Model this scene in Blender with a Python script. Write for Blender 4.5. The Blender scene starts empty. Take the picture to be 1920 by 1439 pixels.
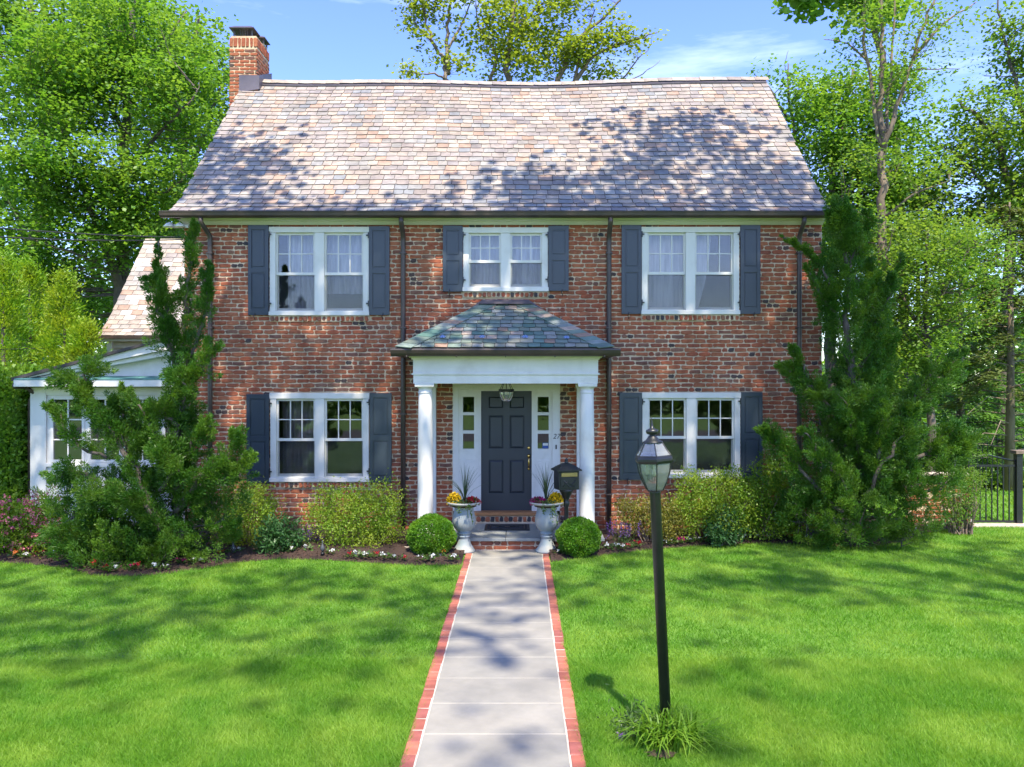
import bpy, math, random
import numpy as np

# ------------------------------------------------------------------ camera, sky, sun, exposure
sc = bpy.context.scene
col = sc.collection
F = 1498.0; VX = 973.0; VY = 720.0; CH = 2.63; CD = 14.0      # photo focal length in px, vanishing point, camera height and distance to the facade
cam = bpy.data.cameras.new('camera'); camo = bpy.data.objects.new('camera', cam); col.objects.link(camo)
camo.location = (0, -CD, CH); camo.rotation_euler = (math.radians(90), 0, 0)
cam.sensor_width = 36; cam.lens = F / 1920 * 36; cam.shift_x = -13 / 1920; cam.clip_start = .05; cam.clip_end = 2000
sc.camera = camo
SUN_EL = math.radians(60); SUN_AZ = math.radians(14)
w = bpy.data.worlds.new('World'); sc.world = w; w.use_nodes = True
nt = w.node_tree; nt.nodes.clear()
out = nt.nodes.new('ShaderNodeOutputWorld'); bg = nt.nodes.new('ShaderNodeBackground')
sky = nt.nodes.new('ShaderNodeTexSky'); sky.sky_type = 'NISHITA'; sky.sun_disc = False
sky.sun_elevation = SUN_EL; sky.sun_rotation = math.pi - SUN_AZ
sky.air_density = 1.0; sky.dust_density = .5; sky.ozone_density = 3.2; sky.altitude = 0
tc = nt.nodes.new('ShaderNodeTexCoord'); mp = nt.nodes.new('ShaderNodeMapping'); mp.inputs['Scale'].default_value = (1.5, 1.5, 9)
mp.inputs['Rotation'].default_value = (0, .25, 0)
no = nt.nodes.new('ShaderNodeTexNoise'); no.inputs['Scale'].default_value = 1.6; no.inputs['Detail'].default_value = 7; no.inputs['Roughness'].default_value = .62
cr = nt.nodes.new('ShaderNodeMapRange'); cr.inputs[1].default_value = .52; cr.inputs[2].default_value = .82; cr.inputs[4].default_value = .45
mx = nt.nodes.new('ShaderNodeMix'); mx.data_type = 'RGBA'; mx.inputs['B'].default_value = (5.6, 6.2, 6.8, 1)
nt.links.new(tc.outputs['Generated'], mp.inputs['Vector']); nt.links.new(mp.outputs[0], no.inputs['Vector'])
nt.links.new(no.outputs['Fac'], cr.inputs[0]); nt.links.new(cr.outputs[0], mx.inputs['Factor'])
nt.links.new(sky.outputs[0], mx.inputs['A']); hs = nt.nodes.new('ShaderNodeHueSaturation'); hs.inputs['Saturation'].default_value = 1.19; hs.inputs['Hue'].default_value = .524
nt.links.new(mx.outputs['Result'], hs.inputs['Color']); nt.links.new(hs.outputs[0], bg.inputs['Color'])
bg.inputs['Strength'].default_value = .104
nt.links.new(bg.outputs[0], out.inputs[0])
sl = bpy.data.lights.new('sun', 'SUN'); sl.energy = 2.3; sl.angle = math.radians(.7); sl.color = (1, .90, .74)
so = bpy.data.objects.new('sun', sl); col.objects.link(so)
so.rotation_euler = (math.pi / 2 - SUN_EL, 0, SUN_AZ); so.location = (4, -20, 30)
vs = sc.view_settings; vs.view_transform = 'Standard'; vs.look = 'None'; vs.gamma = 1; vs.use_curve_mapping = False; vs.exposure = 2.17
sc.cycles.max_bounces = 8; sc.cycles.transparent_max_bounces = 16; sc.cycles.diffuse_bounces = 4

# ------------------------------------------------------------------ helpers
def pt(px, py, d):
    return np.array([(px - VX) * d / F, d - CD, CH - (py - VY) * d / F])
def X(px, d=14.0): return (px - VX) * d / F
def Z(py, d=14.0): return CH - (py - VY) * d / F

def tag(o, label=None, cat=None, group=None, kind=None):
    if label: o['label'] = label
    if cat: o['category'] = cat
    if group: o['group'] = group
    if kind: o['kind'] = kind
    return o
def empty(name, loc=(0, 0, 0), label=None, cat=None, group=None, rz=0, kind=None):
    o = bpy.data.objects.new(name, None); col.objects.link(o); o.empty_display_size = .2
    o.location = tuple(float(v) for v in loc); o.rotation_euler = (0, 0, rz)
    return tag(o, label, cat, group, kind)
def link(name, me, parent=None):
    o = bpy.data.objects.new(name, me); col.objects.link(o)
    if parent is not None: o.parent = parent
    return o
def mesh_np(name, V, Fc, mat, tint=None, smooth=False):
    V = np.asarray(V, np.float32).reshape(-1, 3); Fc = np.asarray(Fc, np.int32)
    n = Fc.shape[1]; me = bpy.data.meshes.new(name)
    me.vertices.add(len(V)); me.vertices.foreach_set('co', V.ravel())
    me.loops.add(Fc.size); me.loops.foreach_set('vertex_index', Fc.ravel())
    me.polygons.add(len(Fc)); me.polygons.foreach_set('loop_start', np.arange(0, Fc.size, n, dtype=np.int32))
    if tint is not None:
        a = me.color_attributes.new('tint', 'FLOAT_COLOR', 'POINT')
        t = np.ones((len(V), 4), np.float32); t[:, :3] = np.asarray(tint, np.float32).reshape(-1, 3); a.data.foreach_set('color', t.ravel())
    me.materials.append(mat); me.update(calc_edges=True)
    if smooth: me.polygons.foreach_set('use_smooth', np.ones(len(Fc), bool))
    return me

class MB:
    """collects boxes, prisms, tubes and lathes for one mesh"""
    def __init__(s): s.v = []; s.f = []; s.t = []; s.sm = []
    def add(s, V, Fs, tint=None, smooth=False):
        b = len(s.v); s.v += [tuple(map(float, p)) for p in V]; s.f += [tuple(i + b for i in f) for f in Fs]
        s.sm += [smooth] * len(Fs); s.t += list(tint) if isinstance(tint, list) else [tint or (1, 1, 1)] * len(V); return s
    def box(s, x0, x1, y0, y1, z0, z1, tint=None, bev=0):
        if bev <= 0:
            V = [(x0, y0, z0), (x1, y0, z0), (x1, y1, z0), (x0, y1, z0), (x0, y0, z1), (x1, y0, z1), (x1, y1, z1), (x0, y1, z1)]
            return s.add(V, [(3, 2, 1, 0), (4, 5, 6, 7), (0, 1, 5, 4), (1, 2, 6, 5), (2, 3, 7, 6), (3, 0, 4, 7)], tint)
        b = bev
        V = [(x0 + b, y0 + b, z0), (x1 - b, y0 + b, z0), (x1 - b, y1 - b, z0), (x0 + b, y1 - b, z0)]
        for z in (z0 + b, z1 - b): V += [(x0, y0, z), (x1, y0, z), (x1, y1, z), (x0, y1, z)]
        V += [(x0 + b, y0 + b, z1), (x1 - b, y0 + b, z1), (x1 - b, y1 - b, z1), (x0 + b, y1 - b, z1)]
        Fs = [(3, 2, 1, 0), (12, 13, 14, 15)]
        for r in (0, 4, 8):
            for k in range(4): Fs.append((r + k, r + (k + 1) % 4, r + 4 + (k + 1) % 4, r + 4 + k))
        return s.add(V, Fs, tint)
    def prism_x(s, prof, x0, x1, x0b=None, x1b=None, tint=None):
        n = len(prof); V = [(x0, y, z) for y, z in prof] + [(x1, y, z) for y, z in prof]
        Fs = [tuple(range(n)), tuple(range(2 * n - 1, n - 1, -1))] + [(i, i + n, (i + 1) % n + n, (i + 1) % n) for i in range(n)]
        return s.add(V, Fs, tint)
    def poly_y(s, pts, y0, y1, tint=None):
        n = len(pts); V = [(x, y0, z) for x, z in pts] + [(x, y1, z) for x, z in pts]
        Fs = [tuple(range(n)), tuple(range(2 * n - 1, n - 1, -1))] + [((i + 1) % n, (i + 1) % n + n, i + n, i) for i in range(n)]
        return s.add(V, Fs, tint)
    def tube(s, path, rad, n=8, cap=True, tint=None):
        P = np.asarray(path, float); m = len(P); R = np.full(m, rad, float) if np.isscalar(rad) else np.asarray(rad, float)
        T = np.gradient(P, axis=0); T /= np.linalg.norm(T, axis=1)[:, None] + 1e-9
        ref = np.array([0, 1., 0]) if abs(T[0][1]) < .9 else np.array([1., 0, 0]); V = []
        for i in range(m):
            a = np.cross(T[i], ref); a /= np.linalg.norm(a) + 1e-9; b = np.cross(T[i], a)
            for k in range(n):
                q = 2 * math.pi * k / n; V.append(P[i] + R[i] * (math.cos(q) * a + math.sin(q) * b))
        Fs = [(i * n + k, i * n + (k + 1) % n, (i + 1) * n + (k + 1) % n, (i + 1) * n + k) for i in range(m - 1) for k in range(n)]
        if cap: Fs += [tuple(range(n - 1, -1, -1)), tuple((m - 1) * n + k for k in range(n))]
        return s.add(V, Fs, tint, smooth=n > 5)
    def lathe(s, prof, c=(0, 0, 0), n=24, ph=0, smooth=True, tint=None):
        V = []; m = len(prof)
        for r, z in prof:
            for k in range(n):
                q = 2 * math.pi * (k + ph) / n; V.append((c[0] + r * math.cos(q), c[1] + r * math.sin(q), c[2] + z))
        Fs = [(i * n + k, i * n + (k + 1) % n, (i + 1) * n + (k + 1) % n, (i + 1) * n + k) for i in range(m - 1) for k in range(n)]
        Fs += [tuple(range(n - 1, -1, -1)), tuple((m - 1) * n + k for k in range(n))]
        return s.add(V, Fs, tint, smooth)
    def mesh(s, name, mat):
        me = bpy.data.meshes.new(name); me.from_pydata(s.v, [], s.f)
        if any(t != (1, 1, 1) for t in s.t):
            a = me.color_attributes.new('tint', 'FLOAT_COLOR', 'POINT')
            a.data.foreach_set('color', np.array([(*t, 1) for t in s.t], np.float32).ravel())
        me.polygons.foreach_set('use_smooth', s.sm); me.materials.append(mat); me.update(); return me
    def build(s, name, mat, parent=None): return link(name, s.mesh(name, mat), parent)

# ------------------------------------------------------------------ materials
def new_mat(name):
    m = bpy.data.materials.new(name); m.use_nodes = True; n = m.node_tree; n.nodes.clear()
    o = n.nodes.new('ShaderNodeOutputMaterial'); return m, n, o
def noise_node(n, scale, detail=4, rough=.6, coord='Object', sx=(1, 1, 1)):
    tc = n.nodes.new('ShaderNodeTexCoord'); mp = n.nodes.new('ShaderNodeMapping'); mp.inputs['Scale'].default_value = sx
    t = n.nodes.new('ShaderNodeTexNoise'); t.inputs['Scale'].default_value = scale; t.inputs['Detail'].default_value = detail; t.inputs['Roughness'].default_value = rough
    n.links.new(tc.outputs[coord], mp.inputs[0]); n.links.new(mp.outputs[0], t.inputs['Vector']); return t
def mat(name, c, c2=None, rough=.6, metal=0, scale=6, bump=0, bscale=None, spec=.5, tint=False, sx=(1, 1, 1), lo=.35, hi=.65, stain=0):
    m, n, o = new_mat(name); p = n.nodes.new('ShaderNodeBsdfPrincipled'); L = n.links
    p.inputs['Roughness'].default_value = rough; p.inputs['Metallic'].default_value = metal; p.inputs['Specular IOR Level'].default_value = spec
    c2 = c2 or tuple(v * .85 for v in c)
    t = noise_node(n, scale, sx=sx); r = n.nodes.new('ShaderNodeMapRange'); r.inputs[1].default_value = lo; r.inputs[2].default_value = hi
    L.new(t.outputs['Fac'], r.inputs[0]); x = n.nodes.new('ShaderNodeMix'); x.data_type = 'RGBA'
    x.inputs['A'].default_value = (*c, 1); x.inputs['B'].default_value = (*c2, 1); L.new(r.outputs[0], x.inputs['Factor'])
    src = x.outputs['Result']
    if tint:
        a = n.nodes.new('ShaderNodeAttribute'); a.attribute_name = 'tint'; y = n.nodes.new('ShaderNodeMix'); y.data_type = 'RGBA'; y.blend_type = 'MULTIPLY'
        y.inputs['Factor'].default_value = 1; L.new(src, y.inputs['A']); L.new(a.outputs['Color'], y.inputs['B']); src = y.outputs['Result']
    if stain:   # broad weathering and run-off streaks across the whole surface
        g = n.nodes.new('ShaderNodeNewGeometry'); k = n.nodes.new('ShaderNodeMapping'); k.inputs['Scale'].default_value = (1.6, 1.6, .35); t3 = n.nodes.new('ShaderNodeTexNoise'); t3.inputs['Scale'].default_value = 1.1; t3.inputs['Detail'].default_value = 6; t3.inputs['Roughness'].default_value = .65
        L.new(g.outputs['Position'], k.inputs[0]); L.new(k.outputs[0], t3.inputs['Vector']); r3 = n.nodes.new('ShaderNodeMapRange'); r3.inputs[1].default_value = .36; r3.inputs[2].default_value = .66; r3.inputs[3].default_value = 1 - stain; r3.inputs[4].default_value = 1 + stain * .35
        L.new(t3.outputs['Fac'], r3.inputs[0]); y3 = n.nodes.new('ShaderNodeMix'); y3.data_type = 'RGBA'; y3.blend_type = 'MULTIPLY'; y3.inputs['Factor'].default_value = 1
        L.new(src, y3.inputs['A']); L.new(r3.outputs[0], y3.inputs['B']); src = y3.outputs['Result']
    L.new(src, p.inputs['Base Color'])
    if bump:
        b = n.nodes.new('ShaderNodeBump'); b.inputs['Strength'].default_value = bump; b.inputs['Distance'].default_value = .01
        t2 = noise_node(n, bscale or scale * 5, 6); L.new(t2.outputs['Fac'], b.inputs['Height']); L.new(b.outputs[0], p.inputs['Normal'])
    L.new(p.outputs[0], o.inputs[0]); return m
def leaf_mat(name, c1, c2, c3=None, trans=.4, tcol=None, nscale=.8, rough=.45):
    """foliage: tone varies leaf by leaf and clump by clump, part of the light passes through"""
    m, n, o = new_mat(name); L = n.links
    g = n.nodes.new('ShaderNodeNewGeometry'); x = n.nodes.new('ShaderNodeMix'); x.data_type = 'RGBA'
    x.inputs['A'].default_value = (*c1, 1); x.inputs['B'].default_value = (*c2, 1); L.new(g.outputs['Random Per Island'], x.inputs['Factor'])
    t = noise_node(n, nscale, 3); r = n.nodes.new('ShaderNodeMapRange'); r.inputs[1].default_value = .42; r.inputs[2].default_value = .66; r.inputs[4].default_value = .8
    L.new(t.outputs['Fac'], r.inputs[0]); y = n.nodes.new('ShaderNodeMix'); y.data_type = 'RGBA'
    L.new(x.outputs['Result'], y.inputs['A']); y.inputs['B'].default_value = (*(c3 or c2), 1); L.new(r.outputs[0], y.inputs['Factor'])
    p = n.nodes.new('ShaderNodeBsdfPrincipled'); p.inputs['Roughness'].default_value = rough; p.inputs['Specular IOR Level'].default_value = .35
    L.new(y.outputs['Result'], p.inputs['Base Color'])
    tr = n.nodes.new('ShaderNodeBsdfTranslucent'); z = n.nodes.new('ShaderNodeMix'); z.data_type = 'RGBA'; z.blend_type = 'MULTIPLY'; z.inputs['Factor'].default_value = 1
    L.new(y.outputs['Result'], z.inputs['A']); z.inputs['B'].default_value = (*(tcol or (1.6, 1.5, .7)), 1); L.new(z.outputs['Result'], tr.inputs[0])
    ms = n.nodes.new('ShaderNodeMixShader'); ms.inputs[0].default_value = trans; L.new(p.outputs[0], ms.inputs[1]); L.new(tr.outputs[0], ms.inputs[2])
    L.new(ms.outputs[0], o.inputs[0]); return m
def glass_mat(name, tint=(1, 1, 1), ior=1.7, pale_mix=0):
    m, n, o = new_mat(name); L = n.links
    a = n.nodes.new('ShaderNodeBsdfTransparent'); a.inputs[0].default_value = (*tint, 1); g = n.nodes.new('ShaderNodeBsdfGlossy'); g.inputs['Roughness'].default_value = .01
    f = n.nodes.new('ShaderNodeFresnel'); f.inputs['IOR'].default_value = ior
    t = noise_node(n, 2.2, 2); b = n.nodes.new('ShaderNodeBump'); b.inputs['Strength'].default_value = .06; b.inputs['Distance'].default_value = .02
    L.new(t.outputs['Fac'], b.inputs['Height']); L.new(b.outputs[0], g.inputs['Normal'])
    s = n.nodes.new('ShaderNodeMixShader'); L.new(f.outputs[0], s.inputs[0]); L.new(a.outputs[0], s.inputs[1]); L.new(g.outputs[0], s.inputs[2])
    if pale_mix:   # whitish translucent and diffuse layer mixed over the glass
        d = n.nodes.new('ShaderNodeBsdfTranslucent'); d.inputs[0].default_value = (.75, .78, .76, 1); e = n.nodes.new('ShaderNodeBsdfDiffuse'); e.inputs[0].default_value = (.7, .73, .71, 1)
        q = n.nodes.new('ShaderNodeMixShader'); L.new(d.outputs[0], q.inputs[1]); L.new(e.outputs[0], q.inputs[2]); k = n.nodes.new('ShaderNodeMixShader'); k.inputs[0].default_value = pale_mix
        L.new(s.outputs[0], k.inputs[1]); L.new(q.outputs[0], k.inputs[2]); s = k
    L.new(s.outputs[0], o.inputs[0]); return m
def screen_mat(name):
    m, n, o = new_mat(name); L = n.links
    a = n.nodes.new('ShaderNodeBsdfTransparent'); p = n.nodes.new('ShaderNodeBsdfDiffuse'); p.inputs[0].default_value = (.04, .045, .055, 1)
    s = n.nodes.new('ShaderNodeMixShader'); s.inputs[0].default_value = .15; L.new(a.outputs[0], s.inputs[1]); L.new(p.outputs[0], s.inputs[2]); L.new(s.outputs[0], o.inputs[0]); return m

M = {}
M['mortar'] = mat('mortar', (.68, .53, .36), (.52, .40, .27), .9, scale=2.2, bump=.5, bscale=60, stain=.3)
M['brick'] = mat('brick', (1, 1, 1), (.66, .58, .56), .88, scale=14, bump=.7, bscale=70, tint=True, stain=.28)
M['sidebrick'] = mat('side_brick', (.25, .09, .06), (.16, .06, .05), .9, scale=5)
M['slate'] = mat('slate', (1, 1, 1), (.72, .72, .75), .62, scale=7, bump=.35, bscale=45, tint=True, spec=.2, stain=.2)
M['deck'] = mat('roof_deck', (.05, .045, .045), rough=.9)
M['white'] = mat('white_paint', (.66, .645, .60), (.52, .50, .45), .45, scale=2.6, bump=.06, bscale=50, lo=.5, hi=.85, stain=.08)
M['cream'] = mat('cream_paint', (.66, .65, .55), (.6, .59, .5), .5, scale=2)
M['bronze'] = mat('bronze_metal', (.075, .052, .042), (.045, .034, .03), .42, scale=3, spec=.5)
M['blackmetal'] = mat('black_metal', (.010, .012, .013), (.016, .018, .02), .38, scale=12, bump=.1, bscale=120)
M['lead'] = mat('lead_flashing', (.14, .12, .14), (.09, .08, .10), .45, metal=.3, scale=2)
M['copper'] = mat('copper_patina', (.10, .27, .23), (.07, .17, .16), .7, scale=5)
M['shutter'] = mat('shutter_paint', (.026, .038, .052), (.033, .046, .062), .36, scale=1.2, bump=.05, bscale=60)
M['door'] = mat('door_paint', (.018, .024, .033), (.023, .03, .04), .4, scale=1.2)
M['brass'] = mat('brass', (.72, .48, .16), (.5, .33, .1), .25, metal=1)
M['gold'] = mat('gold_plate', (.36, .27, .09), (.26, .19, .07), .4, metal=.5)
M['oak'] = mat('oak', (.40, .19, .07), (.28, .12, .045), .5, scale=9, sx=(1, 8, 8))
M['blue'] = mat('bluestone', (.285, .27, .23), (.22, .215, .19), .75, scale=1.6, bump=.2, bscale=60, stain=.16)
M['bluelip'] = mat('porch_bluestone', (.30, .31, .28), (.22, .235, .22), .75, scale=2, bump=.2, bscale=60)
M['paver'] = mat('edging_brick', (1, 1, 1), (.78, .74, .72), .8, scale=8, bump=.3, bscale=60, tint=True, stain=.25)
M['joint'] = mat('white_joint', (.50, .46, .39), (.38, .35, .29), .9, scale=8)
M['glass'] = glass_mat('window_glass')
M['lampglass'] = glass_mat('lantern_glass', (.97, .99, .98), 1.75, .17)
M['screen'] = screen_mat('insect_screen')
M['interior'] = mat('interior', (.20, .17, .14), rough=.9)
M['curtain'] = mat('curtain_cloth', (.55, .55, .60), (.30, .30, .36), .85, scale=2.2, sx=(6, 1, .5))  # darker vertical bands paint the shading of the folds into the cloth
M['drape'] = mat('drape_cloth', (.26, .23, .24), (.16, .14, .15), .9, scale=3)
M['soil'] = mat('mulch', (.045, .024, .016), (.03, .016, .011), .95, scale=26, bump=1, bscale=60)
M['chip'] = mat('mulch_chip', (.09, .045, .028), (.03, .016, .011), .9, scale=30)
M['turf'] = mat('turf_soil', (.075, .18, .014), (.10, .21, .018), .95, scale=3)
M['bark'] = mat('bark', (.13, .105, .085), (.06, .05, .042), .9, scale=5, bump=.8, bscale=20, sx=(1, 1, .3))
M['barklight'] = mat('grey_bark', (.22, .17, .12), (.11, .085, .065), .9, scale=6, bump=.8, bscale=20, sx=(1, 1, .3))
M['urn'] = mat('weathered_lead_urn', (.20, .26, .29), (.32, .32, .29), .75, scale=4, bump=.3, bscale=40)
M['urnrim'] = mat('urn_rim', (.38, .37, .32), (.26, .27, .25), .8, scale=9)
M['rubber'] = mat('rubber_mat', (.022, .026, .034), (.035, .04, .05), .7, scale=50)
M['stone'] = mat('tan_stone', (.50, .42, .33), (.34, .29, .23), .8, scale=12, bump=.4)
M['siding'] = mat('cream_siding', (.62, .57, .48), (.55, .5, .42), .6, scale=2)
M['wood'] = mat('weathered_wood', (.20, .15, .11), (.12, .09, .07), .85, scale=8)
M['cable'] = mat('cable', (.02, .02, .022), rough=.6)
M['candle'] = mat('candle_sleeve', (.7, .66, .52), rough=.5)
M['sticker'] = mat('sticker_blue', (.03, .08, .30), rough=.4)
M['snow'] = mat('snow_guard_blue', (.16, .24, .46), rough=.4)
M['grey'] = mat('grey_fixture', (.06, .065, .07), rough=.5)
# foliage
M['maple'] = leaf_mat('maple_leaf', (.06, .165, .018), (.12, .265, .030), (.20, .33, .055), .5)
M['mapledark'] = leaf_mat('dark_maple_leaf', (.05, .14, .018), (.10, .215, .026), (.15, .27, .04), .48)
M['mapleyel'] = leaf_mat('light_maple_leaf', (.12, .19, .02), (.20, .27, .035), (.24, .30, .05), .55)
M['olive'] = leaf_mat('olive_leaf', (.075, .185, .022), (.14, .265, .035), (.22, .31, .06), .5)
M['hemlock'] = leaf_mat('hemlock_needles', (.04, .12, .02), (.08, .20, .026), (.13, .26, .03), .35)
M['palefir'] = leaf_mat('pale_fir_needles', (.05, .09, .025), (.11, .15, .035), (.15, .18, .05), .3)
M['juniper'] = leaf_mat('juniper_needles', (.032, .11, .013), (.062, .17, .017), (.125, .23, .025), .4, nscale=2.2)
M['gold_conifer'] = leaf_mat('golden_conifer', (.10, .25, .016), (.20, .36, .02), (.36, .40, .03), .45, nscale=1.2)
M['hedge'] = leaf_mat('hedge_leaf', (.07, .18, .014), (.13, .27, .02), (.19, .31, .03), .42)
M['box'] = leaf_mat('boxwood_leaf', (.06, .18, .014), (.11, .27, .018), (.18, .33, .026), .48, nscale=3)
M['azalea'] = leaf_mat('azalea_leaf', (.10, .21, .02), (.19, .31, .026), (.29, .36, .04), .45, nscale=3)
M['azaleayel'] = leaf_mat('yellow_shrub_leaf', (.10, .12, .02), (.19, .19, .03), (.24, .22, .04), .4, nscale=3)
M['peony'] = leaf_mat('peony_leaf', (.022, .075, .022), (.045, .12, .03), None, .25)
M['spirea'] = leaf_mat('spirea_leaf', (.07, .17, .015), (.15, .27, .02), (.23, .32, .025), .45, nscale=2.5)
M['sagefol'] = leaf_mat('bedding_leaf', (.04, .09, .02), (.08, .14, .035), None, .35)
M['grass'] = leaf_mat('grass_blade', (.076, .22, .014), (.17, .35, .028), (.285, .425, .06), .52, nscale=1.3, rough=.55)
M['strap'] = leaf_mat('strap_leaf', (.09, .21, .015), (.18, .32, .03), None, .45)
M['spike'] = leaf_mat('spike_leaf', (.03, .06, .025), (.06, .10, .04), None, .25)
def petal(name, a, b): return leaf_mat(name, a, b, None, .25, (1.1, 1, 1))
M['red'] = petal('red_petal', (.30, .006, .02), (.45, .012, .03)); M['magenta'] = petal('magenta_petal', (.30, .008, .10), (.42, .02, .16))
M['whitepetal'] = petal('white_petal', (.7, .7, .66), (.8, .8, .78)); M['yellow'] = petal('yellow_petal', (.62, .38, .008), (.75, .52, .012))
M['pinkpetal'] = petal('pink_petal', (.42, .10, .17), (.55, .18, .22)); M['purple'] = petal('purple_petal', (.14, .07, .24), (.2, .11, .32))
M['orange'] = petal('orange_petal', (.5, .12, .03), (.6, .2, .04))
# ------------------------------------------------------------------ ground, sky side, beds
rng = np.random.default_rng(7); random.seed(7)
lawn = MB(); lawn.add([(-300, -400, 0), (300, -400, 0), (300, 400, 0), (-300, 400, 0)], [(0, 1, 2, 3)])
tag(lawn.build('lawn', M['turf']), kind='structure')
M['asphalt'] = mat('asphalt', (.055, .055, .058), (.04, .04, .042), .9, scale=20, bump=.3)
st0 = MB(); st0.add([(-300, -31, .004), (300, -31, .004), (300, -22, .004), (-300, -22, .004)], [(0, 1, 2, 3)]); tag(st0.build('street', M['asphalt']), kind='structure')

# ------------------------------------------------------------------ the house
house = empty('brick_house', (0, 0, 0), 'two storey red brick house with dark shutters and pink slate roof', 'house')
WL, WR, WT = X(346), X(1541), Z(419)
WIN = [(507, 692, 427, 593), (869, 1027, 428, 548), (1203, 1385, 427, 591), (508, 692, 738, 904), (1204, 1387, 737, 897)]
WINM = [(X(a), X(b), Z(d), Z(c)) for a, b, c, d in WIN]            # x0,x1,z0,z1
DOOR = (X(849), X(1050), 0.0, Z(721))
OPEN = WINM + [DOOR]
def rect_cells(x0, x1, z0, z1, openings):
    zs = sorted({z0, z1} | {z for o in openings for z in o[2:] if z0 < z < z1}); cells = []
    for a, b in zip(zs[:-1], zs[1:]):
        cur = x0; zc = (a + b) / 2
        for o in sorted(o for o in openings if o[2] < zc < o[3]):
            if o[0] > cur: cells.append((cur, o[0], a, b))
            cur = max(cur, o[1])
        if cur < x1: cells.append((cur, x1, a, b))
    return cells
wm = MB()
for a, b, c, d in rect_cells(WL, WR, -.1, WT + .12, OPEN): wm.box(a, b, 0, .24, c, d)
wall = wm.build('front_wall', M['mortar'], house)

def brick_variant(L, H, tint, seed, p=.011):
    """uneven handmade brick, origin at its centre, face towards -y"""
    r = np.random.default_rng(seed); a, b = L / 2, H / 2; q = min(.018, b * .55) * r.uniform(.5, 1.2)
    j = lambda s=.0035: r.normal(0, s)
    j = lambda s=.005: r.normal(0, s * 1.3)
    o = [(-a + j(), -b + q), (-a + q, -b + j(.002)), (j(.02), -b + j(.004)), (a - q, -b + j(.002)), (a + j(), -b + q), (a + j(), b - q), (a - q, b + j(.002)), (j(.02), b + j(.004)), (-a + q, b + j(.002)), (-a + j(), b - q)]
    n = len(o); s = .006; p *= r.uniform(.7, 1.3)
    V = [(x, .004, z) for x, z in o] + [(x, -p * .55, z) for x, z in o] + [(x * (1 - s / a), -p, z * (1 - s / b)) for x, z in o]
    Fs = [(i + k * n, (i + 1) % n + k * n, (i + 1) % n + (k + 1) * n, i + (k + 1) * n) for k in (0, 1) for i in range(n)] + [tuple(range(2 * n, 3 * n))]
    return V, Fs, tint
REDS = [(.43, .128, .055), (.39, .11, .05), (.46, .15, .066), (.35, .098, .048), (.41, .138, .064), (.31, .095, .052), (.47, .165, .076)]
BROWN = [(.26, .11, .07), (.21, .095, .068), (.28, .135, .086)]
DARK = [(.085, .06, .055), (.06, .055, .06), (.10, .065, .058)]
def pal(header):
    u = random.random()
    if header: return random.choice(DARK) if u < .22 else random.choice(BROWN) if u < .55 else random.choice(REDS)
    return random.choice(REDS) if u < .86 else random.choice(BROWN) if u < .985 else random.choice(DARK)
CHH = .0776; SL, HL, JT = .207, .094, .0145
STR = [brick_variant(SL, CHH - JT, pal(False), 100 + i) for i in range(36)]
HDR = [brick_variant(HL, CHH - JT, pal(True), 200 + i) for i in range(20)]
def vmesh(v, name): m = MB(); m.add(v[0], v[1], v[2]); return m.mesh(name, M['brick'])
class Pieces:
    """collects alike pieces; the n nearest to a point become objects of their own, the others one joined part"""
    def __init__(s): s.l = []
    def add(s, var, loc, sx=1.0, rot=None, key=0.0): s.l.append((key, var, loc, sx, rot))
    def build(s, name, mat, parent, limit=300, restname=None, cache=None):
        s.l.sort(key=lambda t: t[0]); cache = {} if cache is None else cache
        for k, var, loc, sx, rot in s.l[:limit]:
            if id(var) not in cache:
                m = MB(); m.add(var[0], var[1], var[2]); cache[id(var)] = m.mesh(name, mat)
            o = link(name, cache[id(var)], parent); o.location = tuple(loc); o.scale = (sx, 1, 1)
            if rot is not None: o.rotation_euler = rot
        if s.l[limit:]:
            m = MB()
            for k, var, loc, sx, rot in s.l[limit:]:
                V = np.array(var[0]) * np.array([sx, 1, 1])
                if rot is not None:
                    from mathutils import Euler
                    V = V @ np.array(Euler(rot).to_matrix()).T
                m.add(V + np.array(loc), var[1], var[2])
            tag(m.build(restname or name, mat, parent), kind='stuff')

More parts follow.
